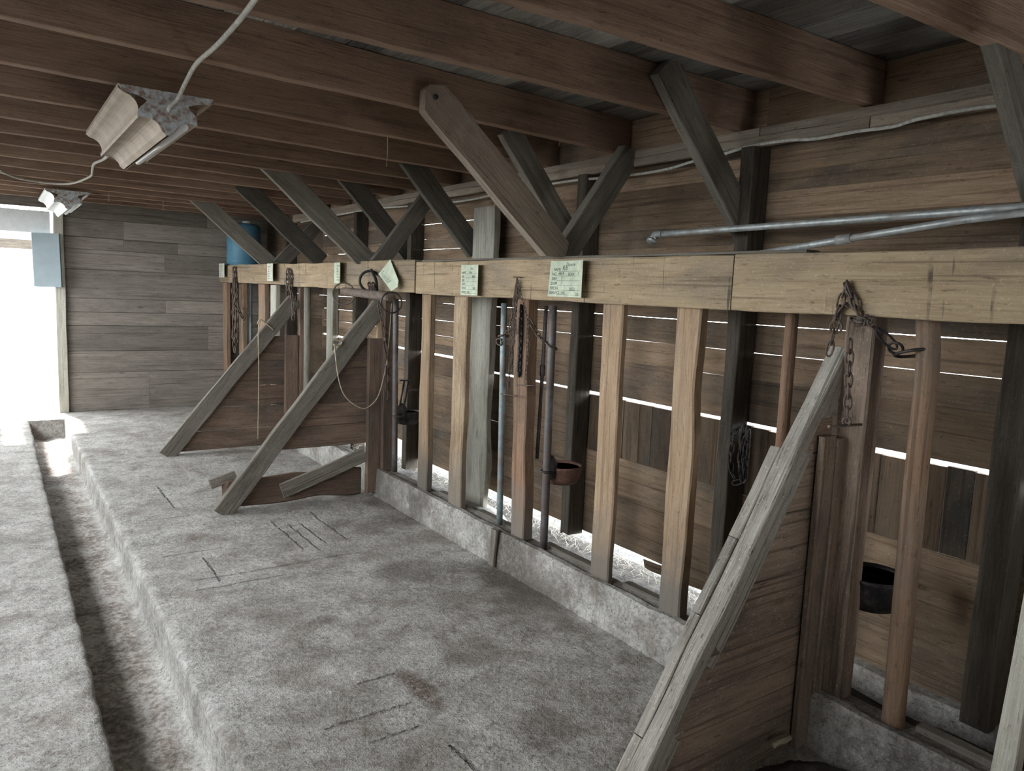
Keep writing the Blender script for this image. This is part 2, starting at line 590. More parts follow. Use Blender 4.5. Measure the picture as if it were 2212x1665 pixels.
M['dung'] = plain('dry_muck', (.05, .042, .036), .95, .6, 30, 0, .9)
M['stone'] = plain('footing_stone', (.34, .33, .31), .9, .3, 14, 0, .5)
M['pinksiding'] = plain('pale_siding', (.6, .57, .53), .8, .12, 3)

# ------------------------------------------------------------------ the setting
END = 10.05        # inside face of the end wall
WX = 3.0           # inside face of the right wall
CZ = 2.6           # underside of the loft boards
JZ = 2.41          # underside of the joists


def struct(o):
    o['kind'] = 'structure'
    return o


def floor_mesh():
    mb = MB()
    xs = []
    prof = []   # (x, z)
    x = -1.3
    while x < .2:
        prof.append((x, 0.))
        x += .12
    prof += [(.215, 0), (.245, 0), (.262, -.004), (.272, -.016), (.274, -.08), (.276, -.19), (.30, -.2), (.36, -.205), (.42, -.205), (.48, -.2), (.54, -.2),
             (.578, -.195), (.592, -.18), (.596, -.1), (.6, -.03), (.604, -.012), (.618, -.002), (.65, 0), (.69, 0)]
    x = .75
    while x < 2.36:
        prof.append((x, 0))
        x += .06
    prof += [(2.4, 0)]
    ys = []
    y = -2.5
    while y < END + .2:
        ys.append(y)
        y += .06 if 1.2 < y < 6 else .1
    ys.append(END + .2)
    vs = []
    for yy in ys:
        for (px, pz) in prof:
            n = mnoise.noise(V((px * 2.2, yy * 2.2, 1)))
            n2 = mnoise.noise(V((px * 9, yy * 9, 5)))
            dx = dz = 0
            if .2 < px < .7:
                dx = .012 * mnoise.noise(V((px * 3, yy * 5.5, 2))) + .006 * mnoise.noise(V((px * 5, yy * 17, 8)))
                dz = .007 * mnoise.noise(V((px * 14, yy * 11, 4)))
                if pz < -.18:
                    dz += .02 * mnoise.noise(V((px * 7, yy * 5, 14))) + .012 * mnoise.noise(V((px * 21, yy * 16, 4)))
            vs.append((px + dx, yy, pz + .005 * n + .003 * n2 + dz))
    W = len(prof)
    fs = [(j * W + i, j * W + i + 1, (j + 1) * W + i + 1, (j + 1) * W + i) for j in range(len(ys) - 1) for i in range(W - 1)]
    mb.add(vs, fs, None, 1., True)
    # the gutter stops short of the end wall
    mb.box((.262, 9.56, -.25), (.604, END + .2, -.003))
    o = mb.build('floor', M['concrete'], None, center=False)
    return struct(o)


floor_mesh()

# curb along the manger: front lip, a groove, and a ledge the posts stand on
mb = MB()
ys = [i * .07 - .9 for i in range(int(11.0 / .07))]
ys = [y for y in ys if y < END]
prof = [(2.372, -.02), (2.376, .06), (2.381, .14), (2.384, .2), (2.392, .213), (2.424, .214), (2.43, .17), (2.446, .165), (2.45, .196), (2.52, .196), (2.528, .12), (2.532, -.08)]
vs = []
for y in ys:
    for k, (x, z) in enumerate(prof):
        j = .010 * mnoise.noise(V((z * 9, y * 4, 2))) + .006 * mnoise.noise(V((z * 20, y * 13, 5)))
        vs.append((x + (j if k < 6 else 0), y, z + (.008 * mnoise.noise(V((x * 12, y * 6, 7))) if z > .15 else 0)))
W = len(prof)
mb.add(vs, [(j * W + i, j * W + i + 1, (j + 1) * W + i + 1, (j + 1) * W + i) for j in range(len(ys) - 1) for i in range(W - 1)])
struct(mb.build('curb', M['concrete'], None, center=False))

# manger floor and the yard outside (one bare earth surface each)
mb = MB()
vs, fs = [], []
nx, ny = 16, 120
for j in range(ny + 1):
    for i in range(nx + 1):
        x = 2.52 + .63 * i / nx
        y = -1 + (END + 1) * j / ny
        vs.append((x, y, -.0 + .02 * mnoise.noise(V((x * 6, y * 5, 3))) + .01 * mnoise.noise(V((x * 20, y * 19, 3)))))
fs = [(j * (nx + 1) + i, j * (nx + 1) + i + 1, (j + 1) * (nx + 1) + i + 1, (j + 1) * (nx + 1) + i) for j in range(ny) for i in range(nx)]
mb.add(vs, fs, None, 1., True)
struct(mb.build('floor_manger', M['earth'], None, center=False))
mb = MB()
mb.add([(3.1, -20, -.03), (30, -20, -.03), (30, 40, -.03), (3.1, 40, -.03)], [(0, 1, 2, 3)])
mb.add([(-30, END + .2, -.06), (3.1, END + .2, -.06), (3.1, 40, -.06), (-30, 40, -.06)], [(0, 1, 2, 3)])
mb.add([(-30, -20, -.06), (-1.4, -20, -.06), (-1.4, END + .2, -.06), (-30, END + .2, -.06)], [(0, 1, 2, 3)])
struct(mb.build('ground', M['ground'], None, center=False))

# loft boards overhead
mb = MB()
x = -1.4
while x < 3.05:
    w = rnd.choice((.13, .15, .19, .22))
    y = -2.5 - rnd.uniform(0, 2)
    while y < END + .1:
        l = rnd.uniform(2.2, 4.2)
        tone = rnd.choice((.55, .7, .8, .9, 1., 1.1, 1.35))
        if abs(x - .85) < .12 and y < 2.8 < y + l:
            tone = 1.9
        mb.board((x + w / 2, y, CZ + .012), (x + w / 2, y + l - .004, CZ + .012), (1, 0, 0), w - .003, .024, seg=3, wav=.001, ch=.002, tone=tone)
        y += l
    x += w
struct(mb.build('ceiling', M['ceil'], None, center=False))
mb = MB()
mb.box((-1.5, -2.7, CZ + .03), (4.1, END + .3, CZ + .1))  # unseen right eave added to keep sky light off the ground by the wall
struct(mb.build('roof', M['dark'], None, center=False))

# end wall: horizontal siding right of the doorway
mb = MB()
zs = [-.0] + sorted(HY(300, p, END).z for p in (481, 520, 545, 587, 647, 676, 704, 757, 802)) + [2.6]
zs = [z for i, z in enumerate(zs)]
for i in range(len(zs) - 1):
    z0, z1 = zs[i], zs[i + 1]
    xx = .66
    joints = sorted({.66, 3.0} | set(rnd.sample([1.3, 1.55, 1.75, 1.9, 2.1, 2.25], rnd.choice((0, 1, 1, 2)))))
    for a, b_ in zip(joints, joints[1:]):
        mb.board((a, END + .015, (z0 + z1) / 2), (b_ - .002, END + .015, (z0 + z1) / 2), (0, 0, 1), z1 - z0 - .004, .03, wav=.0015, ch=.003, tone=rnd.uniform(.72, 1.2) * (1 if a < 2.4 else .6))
# siding left of the doorway and over it
mb.board((-1.3, END + .015, 1.3), (-.75, END + .015, 1.3), (0, 0, 1), 2.6, .03, tone=1)
mb.board((-.75, END + .015, 2.475), (.66, END + .015, 2.475), (0, 0, 1), .25, .03, tone=.8)
# weather-tight backing
mb.box((.66, END + .03, -.2), (3.1, END + .08, 2.65), .7)
mb.box((-1.33, END + .03, -.2), (-.75, END + .08, 2.65), .7)
mb.box((-.75, END + .03, 2.35), (.66, END + .08, 2.65), .7)
struct(mb.build('wall_end', M['endw'], None, center=False))

# door surround
mb = MB()
mb.board((.632, END - .025, .0), (.632, END - .025, 2.4), (1, 0, 0), .1, .05, tone=1.25)
struct(mb.build('trim_1', M['grey_pale'], None, center=False))
mb = MB()
mb.board((-.75, END - .0, 2.185), (.555, END - .0, 2.185), (0, 0, 1), .25, .03, ch=.002)
struct(mb.build('trim_2', M['white'], None, center=False))
mb = MB()
mb.board((-.78, END - .02, -.0), (-.78, END - .02, 2.4), (1, 0, 0), .1, .05, tone=1.1)
struct(mb.build('trim_3', M['grey_pale'], None, center=False))

# right wall: gapped horizontal boards, bay by bay
mb = MB()
NEARSEAMS = [(.15, 0), (.285, -.002), (.44, -.002), (.665, .0035), (1.02, .015), (1.236, .0), (1.367, .003), (1.503, .003), (1.66, -.002), (1.886, .0002),
             (2.0, -.003), (2.122, -.0004), (2.21, -.004), (2.297, -.001), (2.41, -.004), (2.6, 0)]
FARSEAMS = [(.15, 0), (.45, -.001), (.6, -.002), (.752, .004), (.913, .001), (1.075, .019), (1.16, .0), (1.235, .003), (1.36, .004), (1.5, .002), (1.62, -.002),
            (1.8, -.002), (1.94, .004), (2.024, .003), (2.147, .004), (2.19, .001), (2.3, -.002), (2.41, -.004), (2.6, 0)]
bays = [-2.6, -.1, 1.12, 2.28, 3.46, 4.6, 5.68, 6.82, 8.0, 9.1, 10.1]
for bi in range(len(bays) - 1):
    y0, y1 = bays[bi], bays[bi + 1]
    seams = NEARSEAMS if y0 < 4.4 else FARSEAMS
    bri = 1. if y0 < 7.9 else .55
    for i in range(len(seams) - 1):
        (za, ga), (zb, gb) = seams[i], seams[i + 1]
        f = rnd.choice((.4, .8, 1., 1.2)) if 0 < gb < .012 else 1
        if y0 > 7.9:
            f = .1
        ja = rnd.uniform(-.001, .001)
        if i == 0:
            za = .14 if y0 > 1.8 else -.02
            if 7.9 < y0:
                za = .0
            if 5.6 < y0 < 6:
                za = .24
        vertical = (abs(za - .665) < .01 and y0 < 3.0)
        a0, b0 = za + ga / 2 * f, zb - gb * f / 2
        if vertical:
            y = y0
            while y < y1:
                w = rnd.choice((.1, .13, .16))
                w = min(w, y1 - y)
                if w > .02:
                    mb.board((WX + .012 + rnd.uniform(0, .006), y + w / 2, a0 - .002), (WX + .012, y + w / 2, b0 - rnd.uniform(0, .012)), (0, 1, 0), w - .003, .022, wav=.001, ch=.002, tone=rnd.uniform(.45, .8))
                y += w
        else:
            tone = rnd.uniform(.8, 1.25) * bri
            if rnd.random() < .3:
                tone *= .65
            if za > 1.85:
                tone *= 1.3
            if za > 2.38:
                tone *= 1.15
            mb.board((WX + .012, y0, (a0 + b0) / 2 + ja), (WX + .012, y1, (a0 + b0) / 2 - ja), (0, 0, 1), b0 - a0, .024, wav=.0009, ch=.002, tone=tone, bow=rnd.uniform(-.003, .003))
# rotted lip of the lowest board beside the heavy post
mb.board((WX + .0, 2.42, .125), (WX + .0, 2.85, .1), (0, 0, 1), .05, .015, rag1=.08, tone=.5)
struct(mb.build('wall_right', M['wallb'], None, center=False))
# concrete sill under the near bays
mb = MB()
mb.board((WX - .01, -.8, .045), (WX - .01, 1.95, .045), (0, 0, 1), .13, .12, wav=.008, ch=.012)
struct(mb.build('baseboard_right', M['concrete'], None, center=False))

# left wall with open windows, and the wall behind the camera
WIN = [(1.75, 2.75), (3.3, 4.5), (5.3, 6.5), (7.3, 9.3)]
WZ0, WZ1 = 1.1, 2.3
mb = MB()
lx = -1.25


def lw(y0, y1, z0, z1):
    mb.box((lx - .08, y0, z0), (lx, y1, z1))


lw(-2.7, END + .1, -.1, WZ0)
lw(-2.7, END + .1, WZ1, 2.65)
edges = [-2.7] + [e for w in WIN for e in w] + [END + .1]
for a, b_ in zip(edges[::2], edges[1::2]):
    lw(a, b_, WZ0, WZ1)
struct(mb.build('wall_left', M['endw'], None, center=False))
mb = MB()
mb.box((-1.33, -2.6, -.1), (-1.1, -2.5, 2.65))
mb.box((-.6, -2.6, -.1), (3.1, -2.5, 2.65))
mb.box((-1.1, -2.6, 2.1), (-.6, -2.5, 2.65))
mb.box((-1.1, -2.6, -.1), (-.6, -2.5, 1.0))
struct(mb.build('wall_back', M['endw'], None, center=False))
for i, (a, b_) in enumerate(WIN):
    mb = MB()
    ym = (a + b_) / 2
    for p0, p1, wd in (((lx - .04, a, WZ0 + .025), (lx - .04, b_, WZ0 + .025), (0, 0, 1)), ((lx - .04, a, WZ1 - .025), (lx - .04, b_, WZ1 - .025), (0, 0, 1)),
                       ((lx - .04, a + .025, WZ0), (lx - .04, a + .025, WZ1), (0, 1, 0)), ((lx - .04, b_ - .025, WZ0), (lx - .04, b_ - .025, WZ1), (0, 1, 0)),
                       ((lx - .04, ym, WZ0), (lx - .04, ym, WZ1), (0, 1, 0))):
        mb.board(p0, p1, wd, .05, .04, wav=0)
    struct(mb.build('window_%d' % (i + 1), M['grey_pale'], None, center=False))

# ------------------------------------------------------------------ joists
JO = [(1.23, 1.10), (1.85, 1.74), (2.40, 2.36), (2.97, 3.15), (3.60, 3.80), (4.23, 4.43), (4.85, 5.03), (5.35, 5.53), (5.84, 6.03), (6.41, 6.6),
      (6.98, 7.17), (7.56, 7.75), (8.08, 8.27), (8.5, 8.68), (8.96, 9.12), (9.5, 9.62)]
ORD = ['first', 'second', 'third', 'fourth', 'fifth', 'sixth', 'seventh', 'eighth', 'ninth', 'tenth', 'eleventh', 'twelfth', 'thirteenth', 'fourteenth', 'fifteenth', 'sixteenth']
JL = {0: 'rough brown ceiling joist across the top right corner, nearest the camera', 1: 'broad brown ceiling joist second from the camera, ending in deep shade at the right wall',
      2: 'rough brown ceiling joist third from the camera, touched by a slanting grey wall brace', 3: 'brown ceiling joist the big foreground knee brace is bolted against',
      4: 'brown ceiling joist directly behind the one with the big foreground brace', 15: 'last ceiling joist, tight against the far end wall'}
for i, (ya, yb) in enumerate(JO):
    mb = MB()
    s = (yb - ya) / 2.5
    t = .052
    mb.board((-1.24, ya - 1.24 * s + t / 2, (JZ + CZ) / 2), (2.985, ya + 2.985 * s + t / 2, (JZ + CZ) / 2), (0, 0, 1), CZ - JZ - .002, t, seg=36, wav=.003, ch=.003, tone=rnd.uniform(.85, 1.12))
    o = mb.build('ceiling_joist', M['joist'])
    tag(o, JL.get(i, 'rough brown ceiling joist, %s in the row counting from the camera' % ORD[i]), 'joist', 'joists under the loft floor')

# ledger board on the right wall, joists bear on it
mb = MB()
le = empty('wall_ledger', (2.95, 3., 2.32), 'long pale two-layer ledger board high on the right wall under the joist ends', 'ledger')
ya = -.8
for yb in (.9, 2.25, 4.0, 6.3, 8.75):
    mb.board((2.955, ya, 2.387), (2.955, yb - .004, 2.387), (0, 0, 1), .042, .09, wav=.0025, tone=rnd.uniform(.8, 1.15))
    ya = yb
mb.build('top_plate', M['brace'], le)
mb = MB()
ya = -.8
for yb in (1.72, 3.3, 5.2, 8.75):
    mb.board((2.922, ya, 2.343), (2.922, yb - .004, 2.343), (0, 0, 1), .046, .03, wav=.003, tone=rnd.uniform(.85, 1.2))
    ya = yb
mb.build('nailing_strip', M['brace'], le)

# ------------------------------------------------------------------ studs of the right wall
SF = 2.875


def stud(ynear, w, z0, z1, mat, label, rag=0., wav=.004, x0=SF, name='wall_stud', tone=None):
    mb = MB()
    mb.board(((x0 + WX) / 2 - .001, ynear + w / 2, z0), ((x0 + WX) / 2 - .001, ynear + w / 2, z1), (0, 1, 0), w, WX - x0 - .002, wav=wav, rag0=rag, tone=tone)
    return tag(mb.build(name, mat), label, 'stud', 'studs of the right wall')


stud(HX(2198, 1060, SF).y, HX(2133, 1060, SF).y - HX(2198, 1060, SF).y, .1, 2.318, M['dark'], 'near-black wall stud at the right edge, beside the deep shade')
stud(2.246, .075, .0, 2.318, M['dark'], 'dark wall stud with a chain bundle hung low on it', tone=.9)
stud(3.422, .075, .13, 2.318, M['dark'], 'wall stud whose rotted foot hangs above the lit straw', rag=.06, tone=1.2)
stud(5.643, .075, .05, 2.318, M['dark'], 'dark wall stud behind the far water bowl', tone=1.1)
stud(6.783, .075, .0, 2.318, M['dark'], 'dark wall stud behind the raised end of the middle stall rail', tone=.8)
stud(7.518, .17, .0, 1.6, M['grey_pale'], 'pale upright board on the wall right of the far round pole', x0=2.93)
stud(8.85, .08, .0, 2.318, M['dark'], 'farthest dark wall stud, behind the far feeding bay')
mb = MB()
mb.board((2.885, 4.497, .055), (2.885, 4.497, 2.2), (0, 1, 0), .27, .05, wav=.014, seg=30, tone=.92)
tag(mb.build('wall_stud', M['grey_pale']), 'wide pale grey plank upright standing on a stone footing by the wall', 'stud', 'studs of the right wall')
mb = MB()
vs, fs = [], []
for i in range(13):
    for j in range(13):
        u, v = i / 12 * 2 - 1, j / 12 * 2 - 1
        r2 = min(1, u * u * .8 + v * v * .8)
        vs.append((2.86 + u * .13, 4.45 + v * .34, -.02 + .075 * (1 - r2 ** 2) + .012 * mnoise.noise(V((u * 3, v * 3, 1)))))
fs = [(i * 13 + j, i * 13 + j + 1, (i + 1) * 13 + j + 1, (i + 1) * 13 + j) for i in range(12) for j in range(12)]
mb.add(vs, fs, None, 1., True)
tag(mb.build('footing_stone', M['stone']), 'low rounded stone footing under the wide pale grey upright', 'stone')

# ------------------------------------------------------------------ the stall front: beam, posts, pipes
beam = empty('headrail_beam', (2.42, 4., 1.573), 'long tan timber headrail running the length of the stalls, hung with cards and chains', 'beam')
zt, zb = 1.79, 1.574
for (a, b_, dx, dz, tone, w) in ((-.9, 1.91, 0, .0, 1.02, 0), (1.916, 4.59, .003, .0, 1.0, 0), (4.596, 5.81, -.004, .012, .86, .012), (5.83, 7.355, .0, .012, 1.0, 0), (7.36, 10.02, .006, .02, .85, -.004)):
    mb = MB()
    mb.board((2.425 + dx, a, (zt + zb) / 2 + dz), (2.425 + dx, b_ - .003, (zt + zb) / 2 + dz), (0, 0, 1), zt - zb + w, .09, wav=.003, ch=.004, tone=tone, seg=30)
    mb.build('plank', M['beam'], beam)
# split-off splice board nailed behind the near joint
mb = MB()
mb.board((2.425, 1.6, 1.796), (2.425, 4.5, 1.796), (1, 0, 0), .085, .011, wav=.002, tone=.8)
mb.build('cap_strip', M['grey'], beam)

PF = 2.43


for (a, b_, lab) in ((2.74, 3.17, 'short wooden sill strip on the curb right of the dark bowl pipe'), (2.27, 2.52, 'short wooden sill strip on the curb between the two clean tan posts'),
                     (3.43, 3.88, 'wooden sill strip on the curb left of the blue-green pipe'), (4.15, 4.38, 'short wooden sill strip on the curb beside the slim tan post'),
                     (.3, 1.1, 'wooden sill strip on the dark curb at the lower right corner')):
    mb = MB()
    mb.board((2.517, a, .205), (2.517, b_, .205), (1, 0, 0), .05, .022, wav=.004, tone=.8)
    tag(mb.build('sill_strip', M['grey']), lab, 'board', 'sill strips along the curb')


def post(pxs, mat, label, zb=.2, top=1.572, wav=.004, cat='post', name='stall_post', group='posts between headrail and curb', tone=None, xf=PF, bow=0):
    """pxs: (left, corner, right) pixels at a top row and at a bottom row of the picture, turned into the post's real size."""
    (tl, tc, tr, ty), (bl, bc, br, by) = pxs
    y_far = (HX(tl, ty, xf).y + HX(bl, by, xf).y) / 2
    y0t, y0b = HX(tc, ty, xf).y, HX(bc, by, xf).y
    wt, wb = HX(tl, ty, xf).y - y0t, HX(bl, by, xf).y - y0b
    d = HY(tr, ty, y0t).x - xf
    d = max(.03, min(.13, d))
    mb = MB()
    mb.board((xf + d / 2, y0b + wb / 2, zb), (xf + d / 2, y0t + wt / 2, top), (0, 1, 0), wb, d, w1=wt, wav=wav, ch=.007, seg=26, tone=tone, bow=bow)
    o = mb.build(name, mat)
    return tag(o, label, cat, group)


post(((911, 929, 943, 645), (900, 920, 931, 1045)), M['post'], 'slim tan stall post just right of the far water bowl', tone=.82)
post(((981, 1008, 1020, 650), (967, 995, 1006, 1085)), M['post_dirty'], 'whitewash-flecked tan stall post left of the wide grey upright', wav=.006)
post(((1110, 1139, 1162, 680), (1102, 1129, 1146, 1150)), M['post_red'], 'brown stall post hung with the thick bunch of thin chains', wav=.006, tone=1.2)
post(((1303, 1346, 1359, 662), (1273, 1314, 1326, 1240)), M['post'], 'clean tan stall post right of the near water bowl')
post(((1461, 1514, 1533, 668), (1422, 1470, 1494, 1310)), M['post'], 'thickest tan stall post, swirling knot at mid height, nearest the big boarded rail', wav=.008)
mb = MB()
mb.tube([HX(2005, 690, 2.47), HX(2003, 800, 2.47), HX(1982, 1000, 2.47), HX(1956, 1270, 2.47), HX(1925, 1600, 2.47)], .036, 12)
o = mb.build('split_pole', M['orange'])
tag(o, 'split orange-brown pole with a chain loop round it, on the shaded right side', 'pole')

# uprights in the far bays
far = [(482, 490, 'orange', 'thin tan upright at the far end of the headrail', 'post'), (517, 526, 'orange', 'thin tan upright beside the far grey pipe', 'post'),
       (559, 573, 'orange', 'bright orange-tan split upright in the far bay', 'post'), (585, 597, 'grey_pale', 'pale upright right of the bright split one in the far bay', 'post')]
for (a, b_, mt, lab, cat) in far:
    y1, y0 = HX(a, 640, 2.44).y, HX(b_, 640, 2.44).y
    mb = MB()
    mb.board((2.46, (y0 + y1) / 2, .2), (2.46, (y0 + y1) / 2, 1.59), (0, 1, 0), y1 - y0, .05, wav=.006, tone=1.1)
    tag(mb.build('stall_post', M[mt]), lab, 'post', 'posts between headrail and curb')
mb = MB()
y0 = HX(664, 640, 2.47).y
mb.tube([(2.47, y0, .2), (2.475, y0 + .01, .9), (2.47, y0, 1.585)], .033, 12)
tag(mb.build('round_pole', M['grey']), 'grey round pole standing right of the farther boarded partition', 'pole')

# vertical pipes
PIPES = []


def pipe(pts, r, mat, label, coupling=None):
    mb = MB()
    mb.tube(pts, r, 14)
    o = tag(mb.build('stall_pipe', mat), label, 'pipe', 'upright pipes of the stall front')
    if coupling:
        c = MB()
        p, ax = coupling
        c.lathe(p, [(r * 1.0, -.03), (r * 1.45, -.028), (r * 1.45, .028), (r * 1.0, .03)], 14, ax)
        sub(o, c, 'coupling', mat)
    return o


pa0, pa1 = HX(1079, 1133, 2.46), HX(1089, 655, 2.46)
pipe([pa0, (pa0 + pa1) / 2, pa1], .019, M['pipe'], 'upright blue-green steel pipe left of the chain-hung post')
pb0, pb1 = HX(1174, 1184, 2.46), HX(1195, 660, 2.46)
pipe([pb0, (pb0 + pb1) / 2, pb1], .0225, M['pipedark'], 'upright dark pipe holding the near rusty water bowl')
pc0, pc1 = HX(852, 1018, 2.46), HX(855, 645, 2.46)
pipe([pc0, (pc0 + pc1) / 2, pc1], .022, M['pipedark'], 'upright dark pipe holding the far water bowl')
pd1 = HX(1712, 675, 2.5)
pd0 = V((2.5, pd1.y - .01, .2))
pipe([pd0, (pd0 + pd1) / 2, pd1], .024, M['post_red'], 'round brown pole dropping behind the near stall rail')
pe1 = HX(530, 612, 2.47)
pipe([V((2.53, pe1.y, .0)), V((2.53, pe1.y, pe1.z))], .02, M['pipe'], 'thin grey pipe in the farthest bay')
# thin supply line to the near bowl
s1_, s2_, s3_ = HX(1180, 660, 2.56), HX(1172, 800, 2.56), HX(1160, 990, 2.56)
pipe([s1_, s2_, s3_], .011, M['pipedark'], 'thin dark supply pipe running down to the near water bowl', (s2_, (0, 0, 1)))

# ------------------------------------------------------------------ partitions
XZ = V((0, 1, 0))


def rail_part(root, p_foot, p_top, y, w, t, mat, name='top_rail', tone=None, rag=.02, wav=.004):
    mb = MB()
    L = (p_top - p_foot)
    mb.board(p_foot, p_top, V((-L.z, 0, L.x)), w, t, wav=wav, ch=.005, rag0=rag, seg=30, tone=tone)
    return mb.build(name, mat, root)


def clip_boards(mb, y, t, seams, xr, line, xl_min=None, tone=(.8, 1.2), wav=.002):
    """horizontal boards between z seams from the sloping rail line (x at a height) to xr"""
    for (za, zb) in seams:
        xa, xb = line(za), line(zb)
        zm = (za + zb) / 2
        # quad-sided board: left end cut on the slope
        x0 = line(zm)
        sk = (xb - xa) / (zb - za)
        mb.board((x0, y, zm), (xr, y, zm), (0, 0, 1), zb - za - .004, t, wav=wav, ch=.003, skew0=sk, tone=rnd.uniform(*tone))


# --- partition between the two middle stalls (y = 5.2)
P2 = empty('stall_partition', (1.6, 5.22, 0), 'boarded stall partition with a twine loop, open gap and slanting board near its foot', 'partition', 'stall partitions')
yp = 5.2
f0, f1 = HY(470, 1112, yp), HY(797, 662, yp)
f0 = V((1.20, yp + .025, .03))
f1 = V((2.36, yp + .025, 1.5))
u = (f1 - f0).normalized()
rail_part(P2, V((1.235, yp + .0, -.0)), V((2.395, yp + .0, 1.47)), yp, .13, .05, M['rail'], tone=.8)
mb = MB()
ln2 = lambda z: 1.30 + (z / 1.47) * 1.16
zs2 = [.41, .57, .735, 1.0, 1.22]
clip_boards(mb, yp + .045, .026, list(zip(zs2, zs2[1:])), 2.36, ln2)
mb.build('boarding', M['part'], P2)
mb = MB()
mb.board((1.27, yp + .075, .115), (2.30, yp + .075, .115), (0, 0, 1), .18, .045, wav=.02, ch=.01, rag0=.06, tone=.8, seg=24)
mb.build('kick_board', M['part'], P2)
mb = MB()
a, b_ = HY(645, 1052, yp), HY(785, 985, yp)
mb.board(HY(610, 1062, yp - .0) + V((0, .012, 0)), HY(790, 982, yp) + V((0, .012, 0)), (0, 0, 1), .11, .024, wav=.003, tone=1.)
mb.build('loose_board', M['rail'], P2)
mb = MB()
mb.board((1.19, yp + .09, .2), (1.36, yp + .09, .25), (0, 0, 1), .07, .03, rag0=.03)
mb.build('board_end', M['rail'], P2)
mb = MB()
xa, xb = HY(789, 900, yp).x, HY(819, 900, yp).x
mb.board(((xa + xb) / 2 + .01, yp - .012, .03), ((xa + xb) / 2 + .01, yp - .012, 1.22), (1, 0, 0), xb - xa, .05, wav=.003, tone=.9)
mb.build('end_post', M['part'], P2)
mb = MB()
mb.board((2.455, yp - .04, .2), (2.455, yp - .04, 1.57), (1, 0, 0), .08, .06, wav=.003, tone=.75)
mb.build('end_post', M['part'], P2)
mb = MB()
mb.board(HY(819, 730, yp - .0) + V((0, -.0, 0)), HY(822, 676, yp), (1, 0, 0), .045, .03, tone=1.2)
mb.build('pale_block', M['post'], P2)

# --- farther partition (y = 7.2)
P1 = empty('stall_partition', (1.7, 7.22, 0), 'boarded stall partition farther back, dark boards down to the floor and one hanging twine', 'partition', 'stall partitions')
yq = 7.2
rail_part(P1, V((1.235, yq, 0)), V((2.42, yq, 1.455)), yq, .14, .05, M['rail'], tone=.8)
mb = MB()
ln1 = lambda z: 1.3 + z / 1.455 * 1.185
zs1 = [.02, .2, .42, .62, .86, 1.1]
clip_boards(mb, yq + .045, .026, list(zip(zs1, zs1[1:])), 2.42, ln1)
mb.build('boarding', M['part'], P1)
for (pa_, pb_, top) in ((614, 642, 1.11), (644, 660, 1.57)):
    mb = MB()
    xa, xb = HY(pa_, 760, yq).x, HY(pb_, 760, yq).x
    mb.board(((xa + xb) / 2, yq - .012 + (.0 if top < 1.2 else -.02), .02), ((xa + xb) / 2, yq - .012, top), (1, 0, 0), xb - xa - .004, .05, wav=.003, tone=1.1)
    mb.build('end_post', M['part'], P1)

# --- near partition (y = 1.45)
P3 = empty('stall_partition', (1.9, 1.5, 0), 'big boarded stall partition in the right foreground, dung-splashed boards under a thick slanting rail', 'partition', 'stall partitions')
yn = 1.45
# main rail: top face lit, 0.055 wide in y; a second thinner strip on the far side
L3 = V((2.44 - 1.458, 0, 1.465)).normalized()
D3 = V((L3.z, 0, -L3.x))
mb = MB()
pa_, pb_ = V((1.458, yn + .03, .0)), V((2.44, yn + .03, 1.465))
mb.board(pa_ + D3 * .05, pb_ + D3 * .05, -D3, .1, .064, wav=.006, ch=.006, seg=40, tone=1.05)
mb.build('top_rail', M['railnear'], P3)
mb = MB()
for (a, b_) in ((0, .16), (.162, .4), (.402, .56), (.562, .76)):
    q0, q1 = pa_.lerp(pb_, a), pa_.lerp(pb_, b_)
    mb.board(q0 + D3 * .048 + V((0, .054, 0)), q1 + D3 * .048 + V((0, .054, 0)), -D3, .088 + rnd.uniform(-.008, .006), .04, wav=.005, ch=.004, tone=rnd.uniform(.95, 1.12))
mb.build('rail_strip', M['railnear'], P3)
mb = MB()
ln3 = lambda z: 1.52 + z / 1.465 * .982
zs3 = [.0, .25, .47, .68, .9, 1.1, 1.22]
for (za, zb) in zip(zs3, zs3[1:]):
    zm = (za + zb) / 2
    sk = (ln3(zb) - ln3(za)) / (zb - za)
    mb.board((ln3(zm), yn + .012, zm), (2.40 if zm < 1.2 else 2.41, yn + .012, zm), (0, 0, 1), zb - za - .004, .026, wav=.002, ch=.003, skew0=sk, tone=rnd.uniform(.85, 1.1))
mb.build('boarding', M['partdark'], P3)
for (pl, pr, z1, dy, tone) in ((1772, 1799, 1.16, -.012, .95), (1801, 1836, 1.15, -.014, 1.1), (1838, 1864, 1.15, -.018, 1.0)):
    xa, xb = HY(pl, 1000, 1.42).x, HY(pr, 1000, 1.42).x
    mb = MB()
    mb.board(((xa + xb) / 2, yn + dy - .012, .02), ((xa + xb) / 2, yn + dy - .012, z1), (1, 0, 0), xb - xa - .002, .026, wav=.003, tone=tone)
    mb.build('batten', M['partdark'], P3)
mb = MB()
mb.board((2.475, 1.40, .2), (2.475, 1.40, 1.572), (1, 0, 0), .09, .11, wav=.004, ch=.008, tone=1.0, seg=24)
mb.build('end_post', M['partdark'], P3)
# pale leaning board at the lower right edge
mb = MB()
a, b_ = HX(2148, 1655, 2.40), HX(2228, 1290, 2.40)
mb.board(V((2.42, a.y - .02, .2)), V((2.42, b_.y - .02, 1.05)), (0, 1, 0), .06, .06, wav=.003, tone=1.35)
tag(mb.build('leaning_board', M['grey_pale']), 'pale sawn board end rising at the lower right edge', 'board')

# ------------------------------------------------------------------ knee braces


